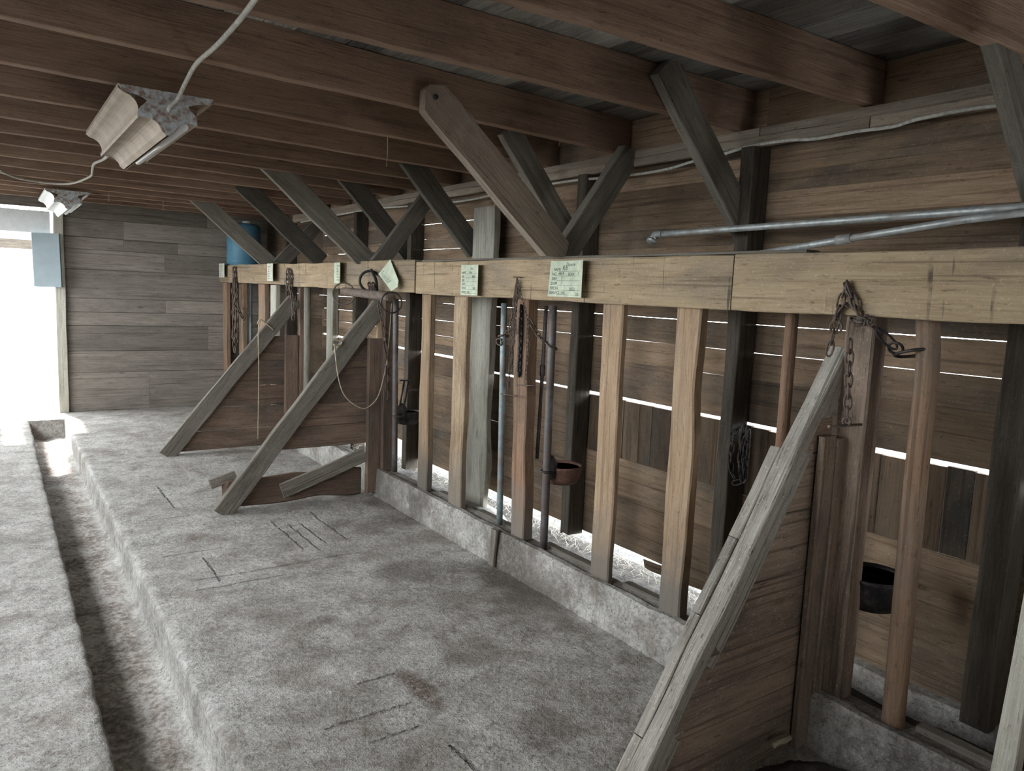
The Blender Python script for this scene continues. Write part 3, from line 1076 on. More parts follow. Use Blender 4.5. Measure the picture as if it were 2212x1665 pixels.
def brace(pts, mat, label, w, t, group='knee braces above the headrail', tone=None, wav=.003, s1=0., level=None, plumb=False, zhead=None):
    p0, p1 = V(pts[0]), V(pts[1])
    L = (p1 - p0).normalized()
    s0 = 0.
    if level is not None:
        p0 = p0 + L * ((level - p0.z) / L.z)
        s0 = -L.x / L.z
    if zhead is not None:
        p1 = p1 + L * ((zhead - p1.z) / L.z)
        s1 = -L.x / L.z
    if plumb:
        s1 = L.z / L.x
    mb = MB()
    mb.board(p0, p1, V((-L.z, 0, L.x)), w, t, wav=wav, skew0=s0, skew1=s1, seg=26, tone=tone)
    o = mb.build('knee_brace', mat)
    tag(o, label, 'brace', group)
    return o


def plank_poly(mb, pts, y0, y1, L, tone=1.):
    """a plank with its own sawn outline (pts in the x-z plane), thickness y0..y1, grain along L"""
    W_ = V((-L.z, 0, L.x))
    n = len(pts)
    P = [V((p.x, yy, p.z)) for yy in (y0, y1) for p in pts]
    off = V((rnd.uniform(0, 50), 3, 7))
    mb.add(P, [tuple(range(n)), tuple(range(2 * n - 1, n - 1, -1))] + [(i, (i + 1) % n, n + (i + 1) % n, n + i) for i in range(n)],
           [off + V((p.dot(L), p.dot(W_), p.y)) for p in P], tone)


# from the headrail up to a joist (aisle side): (foot, head), width
mb = MB()
YB = 3.0
ou = [HY(px, py, YB) for (px, py) in ((1180, 556), (1100, 458), (1010, 348), (960, 290), (930, 254), (918, 238), (919, 212), (920, 191), (928, 183), (962, 185), (985, 211), (1008, 238), (1010, 244), (1022, 252), (1034, 272), (1090, 340), (1150, 418), (1215, 505), (1229, 524), (1222, 556))]
for p in (ou[0], ou[-1]):
    p.z = 1.797
Lb = (ou[5] - ou[0]).normalized()
plank_poly(mb, ou, YB, YB + .055, Lb, 1.05)
o = tag(mb.build('knee_brace', M['brace']), 'broad foreground knee brace with a bolt hole, slanting left from the headrail to a joist', 'brace', 'knee braces above the headrail')
mb = MB()
mb.lathe(HY(942, 209, 2.995) + V((0, .004, 0)), [(.011, -.006), (.012, 0), (.011, .006)], 14, (0, 1, 0))
sub(o, mb, 'bolt_hole', M['black'])
o = brace((HY(787, 558, 5.545), HY(580, 350, 5.545)), M['grey'], 'grey knee brace slanting left to a joist above the middle partition', .16, .05, tone=1.0, level=1.815, zhead=2.56)
brace((HY(573, 560, 8.28), HY(425, 424, 8.28)), M['grey'], 'grey knee brace slanting left with a bright lower edge, farthest of its kind', .165, .05, tone=1.05, level=1.83, zhead=2.56)
# from the headrail up to the wall
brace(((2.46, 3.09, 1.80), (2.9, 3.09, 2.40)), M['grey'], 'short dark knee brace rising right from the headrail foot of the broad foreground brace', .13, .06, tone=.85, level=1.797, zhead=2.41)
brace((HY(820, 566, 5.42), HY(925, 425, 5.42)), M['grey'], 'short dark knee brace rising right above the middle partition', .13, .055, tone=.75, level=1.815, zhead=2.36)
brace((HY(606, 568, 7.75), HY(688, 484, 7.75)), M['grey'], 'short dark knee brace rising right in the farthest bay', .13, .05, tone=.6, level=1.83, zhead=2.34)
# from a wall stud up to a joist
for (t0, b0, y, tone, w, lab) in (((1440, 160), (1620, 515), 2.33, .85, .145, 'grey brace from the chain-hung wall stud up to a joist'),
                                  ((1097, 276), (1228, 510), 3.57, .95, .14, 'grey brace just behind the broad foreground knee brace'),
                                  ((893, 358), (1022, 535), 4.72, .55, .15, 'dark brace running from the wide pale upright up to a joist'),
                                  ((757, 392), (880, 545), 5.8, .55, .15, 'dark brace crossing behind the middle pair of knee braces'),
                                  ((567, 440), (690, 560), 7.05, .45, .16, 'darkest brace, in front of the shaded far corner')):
    h, f = HY(*t0, y), HY(*b0, y)
    d = (f - h).normalized()
    zt_ = 2.58 if y < 3 else 2.5
    h2 = h - d * max(0, (zt_ - h.z) / abs(d.z)) if h.z < zt_ else h
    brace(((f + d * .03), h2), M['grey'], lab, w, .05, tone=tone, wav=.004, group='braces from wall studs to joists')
h, f = HY(2132, 0, 1.13), HY(2240, 420, 1.13)
brace((f, h + (h - f).normalized() * .03), M['grey'], 'grey brace at the top right corner of the view', .12, .05, tone=.8, group='braces from wall studs to joists')

# ------------------------------------------------------------------ pipes on the right wall, cables
o_ = [HX(2290, 441, 2.72), HX(1760, 481, 2.72), HX(1424, 506, 2.72)]
mb = MB()
mb.tube(o_, .0145, 14)
gp = tag(mb.build('galvanized_pipe', M['galv']), 'long galvanized pipe with an open elbow end, level above the headrail', 'pipe', 'galvanized pipes above the headrail')
mb = MB()
e = HX(1415, 507, 2.72)
mb.tube([e + (o_[1] - e).normalized() * .05, e, e + V((-.025, -.004, -.03))], .0195, 14, False)
mb.lathe(e + V((-.027, -.004, -.033)), [(.024, -.006), (.024, .006)], 14, (-.6, -.1, -.8))
el = sub(gp, mb, 'elbow', M['galv'])
mb = MB()
q_ = [HX(1640, 548, 2.66), HX(1823, 517, 2.68), HX(2075, 476, 2.7), HX(2290, 449, 2.7)]
mb.tube(q_, .0135, 14, False)
gp2 = tag(mb.build('galvanized_pipe', M['galv']), 'second galvanized pipe rising at a slant to meet the level one', 'pipe', 'galvanized pipes above the headrail')
mb = MB()
mb.lathe(q_[1], [(.0145, -.03), (.019, -.028), (.019, .028), (.0145, .03)], 14, q_[2] - q_[1])
sub(gp2, mb, 'coupling', M['galv'])

mb = MB()
mb.tube([HX(p[0], p[1], 2.9) for p in ((2165, 227), (2080, 238), (1980, 258), (1930, 273), (1850, 284), (1760, 300), (1700, 303), (1620, 316), (1560, 334), (1500, 348), (1430, 368), (1330, 382), (1230, 391), (1100, 414), (1000, 434), (900, 444), (800, 452), (700, 470), (650, 480))], .0075, 8)
tag(mb.build('wiring_cable', M['cable']), 'pale electrical cable clipped along the ledger of the right wall', 'cable', 'pale wiring cables')
mb = MB()
mb.tube([HZ(575, -35, JZ - .012), HZ(520, 40, JZ - .012), HZ(468, 98, JZ - .012), HZ(424, 138, JZ - .015), HZ(400, 180, JZ - .03), V(HY(383, 215, 3.36)), HY(367, 230, 3.37), HY(362, 246, 3.395)], .0085, 8)
tag(mb.build('wiring_cable', M['cable']), 'pale cable dropping from the ceiling into the near lamp', 'cable', 'pale wiring cables')
mb = MB()
mb.tube([HY(233, 336, 4.7), HZ(222, 345, JZ - .03), HZ(203, 354, JZ - .012), HZ(199, 370, JZ - .012), HZ(196, 380, JZ - .012), HZ(170, 392, JZ - .012), HZ(145, 397, JZ - .012), HZ(100, 395, JZ - .012), HZ(40, 385, JZ - .012), HZ(0, 370, JZ - .012)], .009, 8)
tag(mb.build('wiring_cable', M['cable']), 'pale cable running from the near lamp toward the far lamp', 'cable', 'pale wiring cables')

# ------------------------------------------------------------------ lamps


def arcpts(a, b, bulge, n=7):
    a, b = V((a[0], 0, a[1])), V((b[0], 0, b[1]))
    d = b - a
    nrm = V((-d.z, 0, d.x)).normalized()
    out = []
    for i in range(n + 1):
        t = i / n
        p = a.lerp(b, t) + nrm * (bulge * 4 * t * (1 - t))
        out.append((p.x, p.z))
    return out


def lamp(x0, y0, ln, zc, label, inner, straps):
    root = empty('strip_lamp', (x0, y0, zc - .23), label, 'lamp', 'strip lamps under the joists')
    # right half of the profile from centre to outer flange, then mirrored
    half = [(.006, -.172), (.024, -.156)] + arcpts((.024, -.155), (.104, -.110), .02) + [(.11, -.116), (.114, -.108)] + arcpts((.108, -.1), (.164, -.026), .02) + [(.18, -.014), (.179, .0)]
    prof = [(-x, z) for (x, z) in reversed(half)] + half
    plate = [(-.179, 0), (-.164, -.025), (-.14, -.026), (-.115, -.03), (-.093, -.037), (-.077, -.046), (-.085, -.058), (-.102, -.075), (-.112, -.095), (-.115, -.108), (-.112, -.119),
             (-.1, -.112), (-.083, -.110), (-.066, -.114), (-.05, -.122), (-.036, -.132), (-.027, -.143), (-.024, -.155), (-.016, -.166)]
    plate = plate + [(0, -.171)] + [(-x, z) for (x, z) in reversed(plate)]
    mid = len(half)

    def shell(lo, hi, name, mat):
        pr = prof[lo:hi]
        mb = MB()
        n = 10
        vs = []
        for layer in (0, .004):
            for j in range(n + 1):
                for (x, z) in pr:
                    vs.append((x0 + x, y0 + ln * j / n, zc + z + layer))
        W = len(pr)
        K = W * (n + 1)
        fs = []
        for j in range(n):
            for i in range(W - 1):
                q = (j * W + i, j * W + i + 1, (j + 1) * W + i + 1, (j + 1) * W + i)
                fs.append(q)
                fs.append(tuple(K + k for k in reversed(q)))
        for j in range(n):
            for i in (0, W - 1):
                fs.append((j * W + i, (j + 1) * W + i, K + (j + 1) * W + i, K + j * W + i))
        for i in range(W - 1):
            for j in (0, n):
                fs.append((j * W + i, j * W + i + 1, K + j * W + i + 1, K + j * W + i))
        mb.add(vs, fs, None, 1.)
        return mb.build(name, mat, root)
    shell(0, mid, 'reflector', inner)
    shell(mid, len(prof), 'reflector', inner)
    for (yy, d) in ((y0 - .004, -.006), (y0 + ln, .006)):
        mb = MB()
        n = len(plate)
        vs = [(x0 + x, yy, zc + z) for (x, z) in plate] + [(x0 + x, yy + d, zc + z) for (x, z) in plate]
        fs = [tuple(range(n)), tuple(range(2 * n - 1, n - 1, -1))] + [(i, (i + 1) % n, n + (i + 1) % n, n + i) for i in range(n)]
        mb.add(vs, fs)
        mb.build('end_plate', M['lampend'], root)
    mb = MB()
    mb.tube([(x0 + .062, y0 + .004, zc - .126), (x0 + .062, y0 + ln - .03, zc - .126)], .017, 12, False)
    t_ = mb.build('lamp_tube', M['tube'], root)
    for yh in straps:
        for xh in (-.09, .09):
            mb = MB()
            mb.box((x0 + xh - .012, yh - .002, zc - .012), (x0 + xh + .012, yh + .002, JZ + .004))
            mb.build('hanger_strap', M['lampend'], root)
    return root


lamp(.61, 3.39, 1.22, JZ - .055, 'rusty strip lamp with spotted zinc end plate hanging near the camera', M['lampskin'], (3.67, 4.30))
lamp(.60, 8.15, 1.22, JZ - .03, 'small far strip lamp with white reflectors above the doorway post', M['lampwhite'], (8.57, 9.02))

# ------------------------------------------------------------------ chains


def chainthing(strands, label, rings=(), bars=(), pitch=.03, r=.003, wid=.01, extra=None, mat='chain', name='stall_chain'):
    mb = MB()
    for s in strands:
        mb.chain(s, pitch, r, wid)
    for (c, ax, R, rr) in rings:
        mb.ring(c, ax, R, rr)
    for (a, b_, rr) in bars:
        mb.tube([a, b_], rr, 8, False)
    o = mb.build(name, M[mat])
    return tag(o, label, 'chain', 'tie chains')


bx = 2.362
# bunch of thin chains on the nail above the brown post
def hb(px, py, x=bx):
    return HX(px, py, x)


nail = hb(1117, 602)
st = []
for (ax_, ay_, px, py) in ((1112, 640, 1104, 700), (1118, 642, 1107, 712), (1113, 650, 1110, 745), (1116, 648, 1113, 722), (1109, 655, 1103, 760), (1112, 650, 1106, 786)):
    st.append([nail, hb(ax_, ay_), hb(px, py)])
st.append([hb(1103, 760), hb(1100, 800), hb(1098, 846)])
st.append([hb(1105, 785), hb(1101, 800), hb(1099, 846)])
st.append([nail, hb(1128, 645), hb(1140, 688), hb(1138, 760), hb(1135, 828)])
st.append([hb(1140, 690), hb(1142, 745), hb(1136, 800)])
chainthing(st, 'thick bunch of rusty thin chains on a nail over the brown stall post',
           rings=((hb(1110, 700), (1, .2, .2), .014, .0025), (hb(1108, 736), (1, .2, .2), .016, .0025), (hb(1105, 769), (1, -.2, .1), .016, .0025), (hb(1103, 797), (1, .2, .2), .013, .0025)),
           bars=((hb(1082, 851), hb(1116, 855), .0035), (hb(1116, 831), hb(1155, 833), .0035), (hb(1109, 598), hb(1126, 599), .003)), pitch=.024, r=.0019, wid=.0065)
mb = MB()
mb.ring(pa0.lerp(pa1, .855), (0.1, .2, 1), .028, .006)
mb.ring(pa0.lerp(pa1, .83) + V((-.03, .0, 0)), (1, .3, .2), .02, .005)
mb.chain([pa0.lerp(pa1, .86) + V((-.02, -.02, 0)), hb(1102, 712), hb(1106, 690)], .03, .003, .01)
tag(mb.build('pipe_ring', M['chain']), 'iron ring and link round the blue-green pipe', 'ring', 'rings on the upright pipes')
mb = MB()
c = pb0.lerp(pb1, .84)
mb.ring(c + V((.0, .005, 0)), (.35, -.5, 1), .036, .005)
mb.chain([c + V((-.035, .03, .02)), hb(1158, 716, 2.42), hb(1142, 690, 2.40)], .036, .004, .012)
tag(mb.build('pipe_ring', M['chain']), 'iron ring slung round the dark pipe beside the card with handwriting', 'ring', 'rings on the upright pipes')
# dark weathered strip behind the bunch
mb = MB()
mb.chain([hb(1126, 660, 2.415), hb(1124, 740, 2.415), hb(1121, 812, 2.415)], .02, .006, .009)
tag(mb.build('roller_chain', M['ironblack']), 'dark caked roller chain hanging against the brown stall post', 'chain', 'tie chains')

# near partition's chain
n2 = hb(1828, 612)
chainthing([[n2, hb(1818, 645), hb(1806, 690), hb(1797, 735), hb(1790, 765)], [n2, hb(1832, 650), hb(1812, 675), hb(1806, 700)], [hb(1826, 615), hb(1838, 640), hb(1852, 675), hb(1859, 690)],
            [n2, hb(1834, 620), hb(1846, 655), hb(1862, 690)]],
           'heavy rusty tie chain on the headrail above the big near partition',
           rings=((hb(1806, 706), (1, .3, 0), .02, .004),), pitch=.036, r=.0036, wid=.011)
chainthing([[HY(1837, 735, 1.325), HY(1834, 800, 1.325), HY(1830, 905, 1.325)]], 'rusty chain with a crossbar end hanging down the near partition post',
           rings=((HY(1829, 910, 1.32), (1, .3, 0), .012, .004),), bars=((HY(1790, 921, 1.318), HY(1860, 917, 1.318), .005),), pitch=.036, r=.0036, wid=.011)
py_ = HX(2000, 765, 2.47).y
pl_ = HX(1996, 764, 2.47)
chainthing([[hb(1862, 690, 2.37), HX(1895, 712, 2.4), HX(1925, 742, 2.43), pl_ + V((-.03, .09, .02))]],
           'chain with a flat loop looped round the split pole at right',
           rings=((pl_ + V((-.0, .03, .0)), (.1, .3, 1), .058, .0055), (HX(1935, 752, 2.44), (1, .2, .6), .022, .0045)), pitch=.045, r=.0042, wid=.014, mat='ironblack')
mb = MB()
for k in range(26):
    a = k * 1.7
    mb.chain([HX(1845 + rnd.uniform(-8, 30), 690 + rnd.uniform(-8, 8), 2.35), HX(1850 + rnd.uniform(-8, 40), 694 + rnd.uniform(-8, 8), 2.36)], .03, .004, .01) if k % 2 else None
tag(mb.build('chain_tangle', M['chain']), 'tangled knot of chain resting on the top of the near partition post', 'chain', 'tie chains')
# chains low on the wall stud
def hs(px, py):
    return HX(px, py, 2.855)


chainthing([[hs(1608, 918), hs(1603, 960), hs(1600, 1000), hs(1604, 1040)], [hs(1612, 925), hs(1610, 960), hs(1608, 1000), hs(1606, 1040)], [hs(1617, 930), hs(1613, 980), hs(1608, 1030)],
            [hs(1605, 915), hs(1584, 935), hs(1580, 980), hs(1580, 1020), hs(1592, 1042), hs(1600, 1040)], [hs(1606, 920), hs(1600, 970), hs(1598, 1020)]],
           'bundle of dark chain looped on the wall stud behind the thick post', pitch=.04, r=.004, wid=.012, mat='ironblack')
# far chains
chainthing([[hb(506, 578), hb(504, 620), hb(505, 680), hb(507, 760)], [hb(507, 578), hb(511, 640), hb(512, 690), hb(510, 740)], [hb(506, 578), hb(508, 640), hb(506, 700), hb(503, 730)], [hb(511, 660), hb(520, 680), hb(530, 694)]],
           'long rusty chain bunch at the far end of the headrail', pitch=.06, r=.0075, wid=.02)
chainthing([[hb(622, 582), hb(620, 600), hb(622, 625)], [hb(625, 582), hb(627, 610), hb(632, 650), hb(634, 690)], [hb(627, 582), hb(630, 600), hb(626, 640), hb(622, 650)], [hb(636, 640), hb(636, 670), hb(633, 690)]],
           'dark chain knot on the headrail above the farther partition', pitch=.045, r=.0055, wid=.015)
chainthing([[HY(818, 655, 5.12), HY(826, 700, 5.12), HY(835, 770, 5.12), HY(836, 860, 5.12)]], 'single link chain hanging down the post of the middle partition', pitch=.06, r=.004, wid=.014)

# ------------------------------------------------------------------ hanging roller bar with rings
rx = 2.27
ra, rb = HX(743, 629, rx), HX(846, 641, rx)
root = empty('yoke_bar', rb, 'rusty round bar with iron rings at both ends, hung from the headrail', 'bar')
mb = MB()
mb.tube([ra, ra.lerp(rb, .3), ra.lerp(rb, .6), rb], .032, 16)
mb.build('shaft', M['rust'], root)
mb = MB()
mb.ring(rb + V((0, -.0, -.04)), (.25, 1, 0), .072, .006, 28)
mb.tube([rb + V((-.0, -.005, 0)), rb + V((.055, -.01, -.09))], .005, 8, False)
mb.build('end_ring', M['ironblack'], root)
mb = MB()
mb.ring(ra + V((0, .0, -.02)), (.5, 1, 0), .085, .006, 28)
mb.build('end_ring', M['rust'], root)
mb = MB()
mb.ring(HX(799, 607, 2.33), (.5, 1, 0), .075, .01, 24)
mb.tube([HX(802, 583, 2.34), HX(812, 605, 2.33), HX(814, 628, 2.32)], .012, 8)
tag(mb.build('cable_loop', M['black']), 'black rubber cable loop hung on the headrail above the rusty bar', 'cable')
mb = MB()
mb.chain([HX(798, 612, 2.3), HX(800, 634, 2.28)], .03, .006, .014)
mb.chain([HX(806, 612, 2.3), HX(806, 636, 2.27)], .03, .006, .014)
tag(mb.build('hanger_chain', M['chain']), 'short clump of links hanging the rusty bar from the headrail', 'chain', 'tie chains')

# twine
mb = MB()
yt = 5.13
mb.tube([HY(p[0], p[1], yt) for p in ((722, 742), (727, 790), (733, 825), (743, 852), (760, 870), (783, 882), (800, 876), (817, 855), (830, 810), (838, 760), (843, 700), (846, 655))], .0045, 6)
mb.tube([HY(716, 737, 5.165), HY(724, 734, 5.165), HY(738, 738, 5.165), HY(733, 746, 5.165), HY(720, 744, 5.165)], .006, 6)
tag(mb.build('twine_loop', M['rope']), 'sagging loop of twine slung across the middle stall partition', 'twine', 'twines on the stall rails')
mb = MB()
mb.tube([HY(p[0], p[1], 7.15) for p in ((556, 697), (562, 693), (558, 720), (559, 800), (558, 880), (557, 948))], .005, 6)
mb.tube([HY(556, 700, 7.165), HY(563, 690, 7.165), (HY(586, 708, 7.165)), HY(590, 712, 7.165)], .006, 6)
tag(mb.build('twine', M['rope']), 'single twine tied to the farther stall rail and hanging to the floor', 'twine', 'twines on the stall rails')
for (px, py, ln, y, lab) in ((838, 250, .16, 3.75, 'loose thread hanging from the joist left of the broad foreground brace'), (1209, 300, .04, 3.13, 'short white thread on the joist right of the broad foreground brace'),
                             (235, 432, .08, 8.3, 'dusty thread over the end wall, left of two'), (352, 426, .1, 8.5, 'dusty thread over the end wall, right of two')):
    p = HY(px, py, y)
    mb = MB()
    p.z = JZ - .0 if y > 3.2 else JZ
    mb.tube([p, p + V((.003, 0, -ln * .5)), p + V((-.002, 0, -ln))], .002 if y < 5 else .004, 5)
    tag(mb.build('hanging_thread', M['rope']), lab, 'thread')

# ------------------------------------------------------------------ water bowls


def bowl(c, R, depth, label, mat, to, lever=False, sq=1.):
    root = empty('water_bowl', c, label, 'bowl', 'cattle water bowls')
    mb = MB()
    prof = [(R * .45, -depth), (R * .75, -depth * .95), (R * .93, -depth * .6), (R * .98, -.012), (R * 1.03, -.006), (R * 1.03, .004), (R * .98, .006), (R * .93, -.006), (R * .88, -depth * .6), (R * .7, -depth * .84), (R * .2, -depth * .88)]
    mb.lathe(c, prof, 30, (0, 0, 1), sq)
    mb.build('basin', mat, root)
    mb = MB()
    mb.lathe(c, [(R * .925, -.008), (R * .87, -depth * .58), (R * .69, -depth * .82), (R * .1, -depth * .85), (R * .1, -depth * .84), (R * .68, -depth * .80), (R * .855, -depth * .56), (R * .91, -.008)], 30)  # second, black surface paints the shade inside the basin
    tag(mb.build('inner_shade', M['ironblack'], root), 'black layer painting the shade inside the bowl')
    d = (V(to) - V(c))
    d.z = 0
    d.normalize()
    e = V(c) + d * R * 1.02
    mb = MB()
    mb.lathe(e + V((0, 0, -.01)), [(.02, -.05), (.034, -.04), (.038, 0), (.036, .05), (.026, .07), (.014, .085)], 14)
    mb.lathe(e + V((0, 0, .02)) - d * .03, [(.016, -.02), (.02, 0), (.012, .03)], 10, -d)
    mb.build('valve', M['ironblack'], root)
    mb = MB()
    mb.board(e - d * .02 + V((0, 0, .015)), V(c) - d * R * .1 + V((0, 0, -depth * .55)), V((-d.y, d.x, 0)), .045, .008, wav=0)
    mb.build('push_paddle', M['ironblack'], root)
    mb = MB()
    tt = V(to)
    mb.ring((tt.x, tt.y, c[2] - .01), (0, 0, 1), .03, .007)
    mb.tube([e, V((tt.x, tt.y, c[2] - .01))], .012, 8, False)
    mb.build('pipe_clamp', M['ironblack'], root)
    if lever:
        mb = MB()
        for s_ in (-.018, .018):
            o2 = V((-d.y, d.x, 0)) * s_
            mb.tube([e + o2 + V((0, 0, .06)), e + o2 - d * .07 + V((0, 0, .24))], .007, 8, False)
        mb.board(e - d * .05 + V((0, 0, .245)) - V((-d.y, d.x, 0)) * .05, e - d * .1 + V((0, 0, .245)) + V((-d.y, d.x, 0)) * .05, d, .05, .008, wav=0)
        mb.build('float_lever', M['ironblack'], root)
    return root


ctr = HX(1214, 1005, 2.6)
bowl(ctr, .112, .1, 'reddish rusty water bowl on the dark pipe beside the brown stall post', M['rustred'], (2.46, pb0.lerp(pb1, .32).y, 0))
ctr = HX(880, 888, 2.62)
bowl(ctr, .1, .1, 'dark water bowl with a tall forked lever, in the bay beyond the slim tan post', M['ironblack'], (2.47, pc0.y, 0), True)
ctr = HX(1885, 1240, 2.62)
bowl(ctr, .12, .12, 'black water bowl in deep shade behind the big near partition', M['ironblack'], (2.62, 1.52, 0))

# ------------------------------------------------------------------ name cards on the headrail


def text_mesh(body, size):
    cu = bpy.data.curves.new('lettering', 'FONT')
    cu.body = body
    cu.size = size
    cu.extrude = 0
    cu.resolution_u = 2
    o = bpy.data.objects.new('lettering', cu)
    C.objects.link(o)
    dg = bpy.context.evaluated_depsgraph_get()
    me = bpy.data.meshes.new_from_object(o.evaluated_get(dg))
    vs = [v.co.copy() for v in me.vertices]
    fs = [tuple(p.vertices) for p in me.polygons]
    bpy.data.objects.remove(o)
    bpy.data.curves.remove(cu)
    bpy.data.meshes.remove(me)
    return vs, fs


def card(px0, px1, pt, pb, label, mat, lines, hand=(), curl=.02, rot=0., x=2.375, xl=None, skewb=0., fold=None, curl_left=0., surf=None, ux=1.):
    """card between two columns of the beam; u runs toward the camera (left to right in view), v downward"""
    y0, y1 = HX(px0, (pt + pb) / 2, x).y, HX(px1, (pt + pb) / 2, x).y
    z1, z0 = HX((px0 + px1) / 2, pt, x).z, HX((px0 + px1) / 2, pb, x).z
    Wd, Hd = abs(y0 - y1), z1 - z0

    def S(u, v, lift=0.):
        if surf:
            p = surf(u, v)
            return V((p.x - lift, p.y, p.z))
        uu = u - .5
        a = curl * (max(0, u - .35) / .65) ** 2 + curl_left * (max(0, .3 - u) / .3) ** 2 * v
        yy = y0 - u * Wd - skewb * v * Wd
        return V((x - .004 - a - lift, yy + math.sin(rot) * (v - .5) * Hd, z1 - v * Hd))
    mb = MB()
    n1, n2 = 14, 14
    vs = []
    for k in range(2):
        for j in range(n2 + 1):
            for i in range(n1 + 1):
                vs.append(S(i / n1, j / n2, .0009 * k))
    K = (n1 + 1) * (n2 + 1)
    fs = []
    for j in range(n2):
        for i in range(n1):
            q = (j * (n1 + 1) + i, j * (n1 + 1) + i + 1, (j + 1) * (n1 + 1) + i + 1, (j + 1) * (n1 + 1) + i)
            fs.append(q)
            fs.append(tuple(K + k for k in reversed(q)))
    mb.add(vs, fs, None, 1., True)
    o = mb.build('record_card', mat)
    tag(o, label, 'card', 'record cards on the headrail')
    tb = MB()
    hb_ = MB()
    for (txt, u, v, size) in lines:
        tv, tf = text_mesh(txt, size)
        tb.add([S(u + p.x * ux / .31, v - p.y / .18, .0016) for p in tv], tf)
    for (txt, u, v, size) in hand:
        tv, tf = text_mesh(txt, size)
        hb_.add([S(u + (p.x + p.y * .25) / .31, v - p.y / .18, .0016) for p in tv], tf)
    if tb.v:
        # ruled lines under the entries
        for v in (.29, .42, .55, .68, .81, .94):
            if len(lines) > 6:
                a = [S(.2 + .72 * i / 10, v, .0015) for i in range(11)] + [S(.2 + .72 * i / 10, v + .006, .0015) for i in range(11)]
                tb.add(a, [(i, i + 1, 12 + i, 11 + i) for i in range(10)])
        sub(o, tb, 'lettering', M['ink'])
    if hb_.v:
        sub(o, hb_, 'handwriting', M['pencil'])
    return o


PR = [('NAME', .10, .28, .022), ('NO.', .07, .41, .022), ('BORN', .50, .41, .022), ('SIRE :', .06, .54, .022), ('DAM :', .05, .67, .022), ('FRESH', .04, .80, .022), ('BRED', .56, .82, .022),
      ('SERVICE SIRE', .03, .93, .022), ('DUE', .77, .95, .018)]
card(1190, 1271, 563, 642, 'largest greenish record card with a handwritten name, number 4859 and question marks', M['card'], PR,
     (('Rib', .33, .26, .034), ('4859', .22, .40, .024), ('77', .80, .40, .02), ('?', .30, .54, .028), ('?', .30, .67, .028), ('Zbooow', .42, .15, .026)), curl=.035, skewb=-.0, curl_left=.012)
card(997, 1043, 572, 638, 'greenish record card on the headrail over the wide pale upright', M['card'],
     [(a, b_ * 1.0, c, d * 1.15) for (a, b_, c, d) in (('NAME', .05, .30, .02), ('NO.', .05, .43, .02), ('BORN', .55, .43, .02), ('SIRE', .05, .56, .02), ('DAM', .05, .68, .02), ('FRESH', .05, .81, .02), ('BRED', .62, .81, .02), ('SERVICE SIRE', .05, .94, .018))],
     (('Betty', .45, .16, .024), ('Betty', .4, .28, .022)), curl=.03)
card(723, 748, 567, 612, 'narrow curled record card left of the rusty hanging bar', M['card'], [(t, .2, .2 + .135 * i, .02) for i, t in enumerate(('NAME', 'NO.', 'SIRE', 'DAM', 'FRESH', 'SERVICE'))], curl=.05, ux=1.8)
card(578, 601, 569, 607, 'pale curled record card above the farther partition', M['cardw'], [(t, .06, .22 + .135 * i, .02) for i, t in enumerate(('NAME', 'NO.', 'SIRE', 'DAM', 'FRESH', 'SERVICE'))], curl=.05, ux=1.4)
card(474, 491, 569, 599, 'cream record card at the far end of the headrail', M['cardw'], [(t, .1, .22 + .14 * i, .021) for i, t in enumerate(('NAME', 'NO.', 'SIRE', 'DAM', 'FRESH', 'SERVICE'))], curl=.03, ux=1.8)
# folded yellow-green card dangling by one corner
pA, pB, pC, pD = HX(818, 592, 2.35), HX(843, 560, 2.36), HX(861, 606, 2.33), HX(834, 613, 2.30)
pE = HX(845, 629, 2.31)


def fs_surf(u, v):
    if v < .5:
        a = pA.lerp(pB, u)
        b_ = pD.lerp(pC, u)
        return a.lerp(b_, v / .5)
    a = pD.lerp(pC, u)
    b_ = pE.lerp(pC + V((0, .0, -.04)), u * .9)
    return a.lerp(b_, (v - .5) / .5)


card(818, 861, 560, 628, 'folded yellow-green record card dangling over the end of the rusty bar', M['card'], [(t, .1, .1 + .075 * i, .011) for i, t in enumerate(('NAME', 'NO.', 'SIRE', 'DAM', 'FRESH', 'SERVICE'))], surf=fs_surf, ux=3.)

# ------------------------------------------------------------------ doorway bits and the yard beyond
mb = MB()
pa_, pb_ = HY(70, 503, END - .12), HY(135, 620, END - .05)
z0, z1 = 1.46, 2.06
xa, xb = .39, .64
mb.board(((xa + xb) / 2, END - .1, z0), ((xa + xb) / 2 - .01, END - .1, z1), (1, -.25, 0), .27, .06, wav=.0, ch=.003)
o = mb.build('hanging_board', M['panelblue'])
tag(o, 'blue-grey wooden panel hung on the doorway post', 'panel')
# small shed face across the yard seen through the doorway
sh = empty('yard_shed', (-.4, 14.0, -.06), 'pale shed front standing in the bright yard beyond the doorway', 'shed')
mb = MB()
for i in range(9):
    mb.board((-3.4, 14.2, .1 + .26 * i), (3.2, 14.2, .1 + .26 * i), (0, 0, 1), .25, .03, wav=.001, tone=rnd.uniform(.95, 1.05), seg=4)
mb.build('siding', M['pinksiding'], sh)
mb = MB()
mb.box((-3.5, 14.0, 2.4), (3.3, 14.3, 2.55))
mb.build('eave_board', M['white'], sh)
mb = MB()
mb.board((.52, 13.9, .75), (.52, 13.9, 1.85), (1, 0, 0), .75, .03, wav=.001)
mb.build('plank_shutter', M['pinksiding'], sh)
mb = MB()
mb.box((.05, 13.86, 1.98), (.95, 13.95, 2.12))
mb.build('lintel', M['dark'], sh)

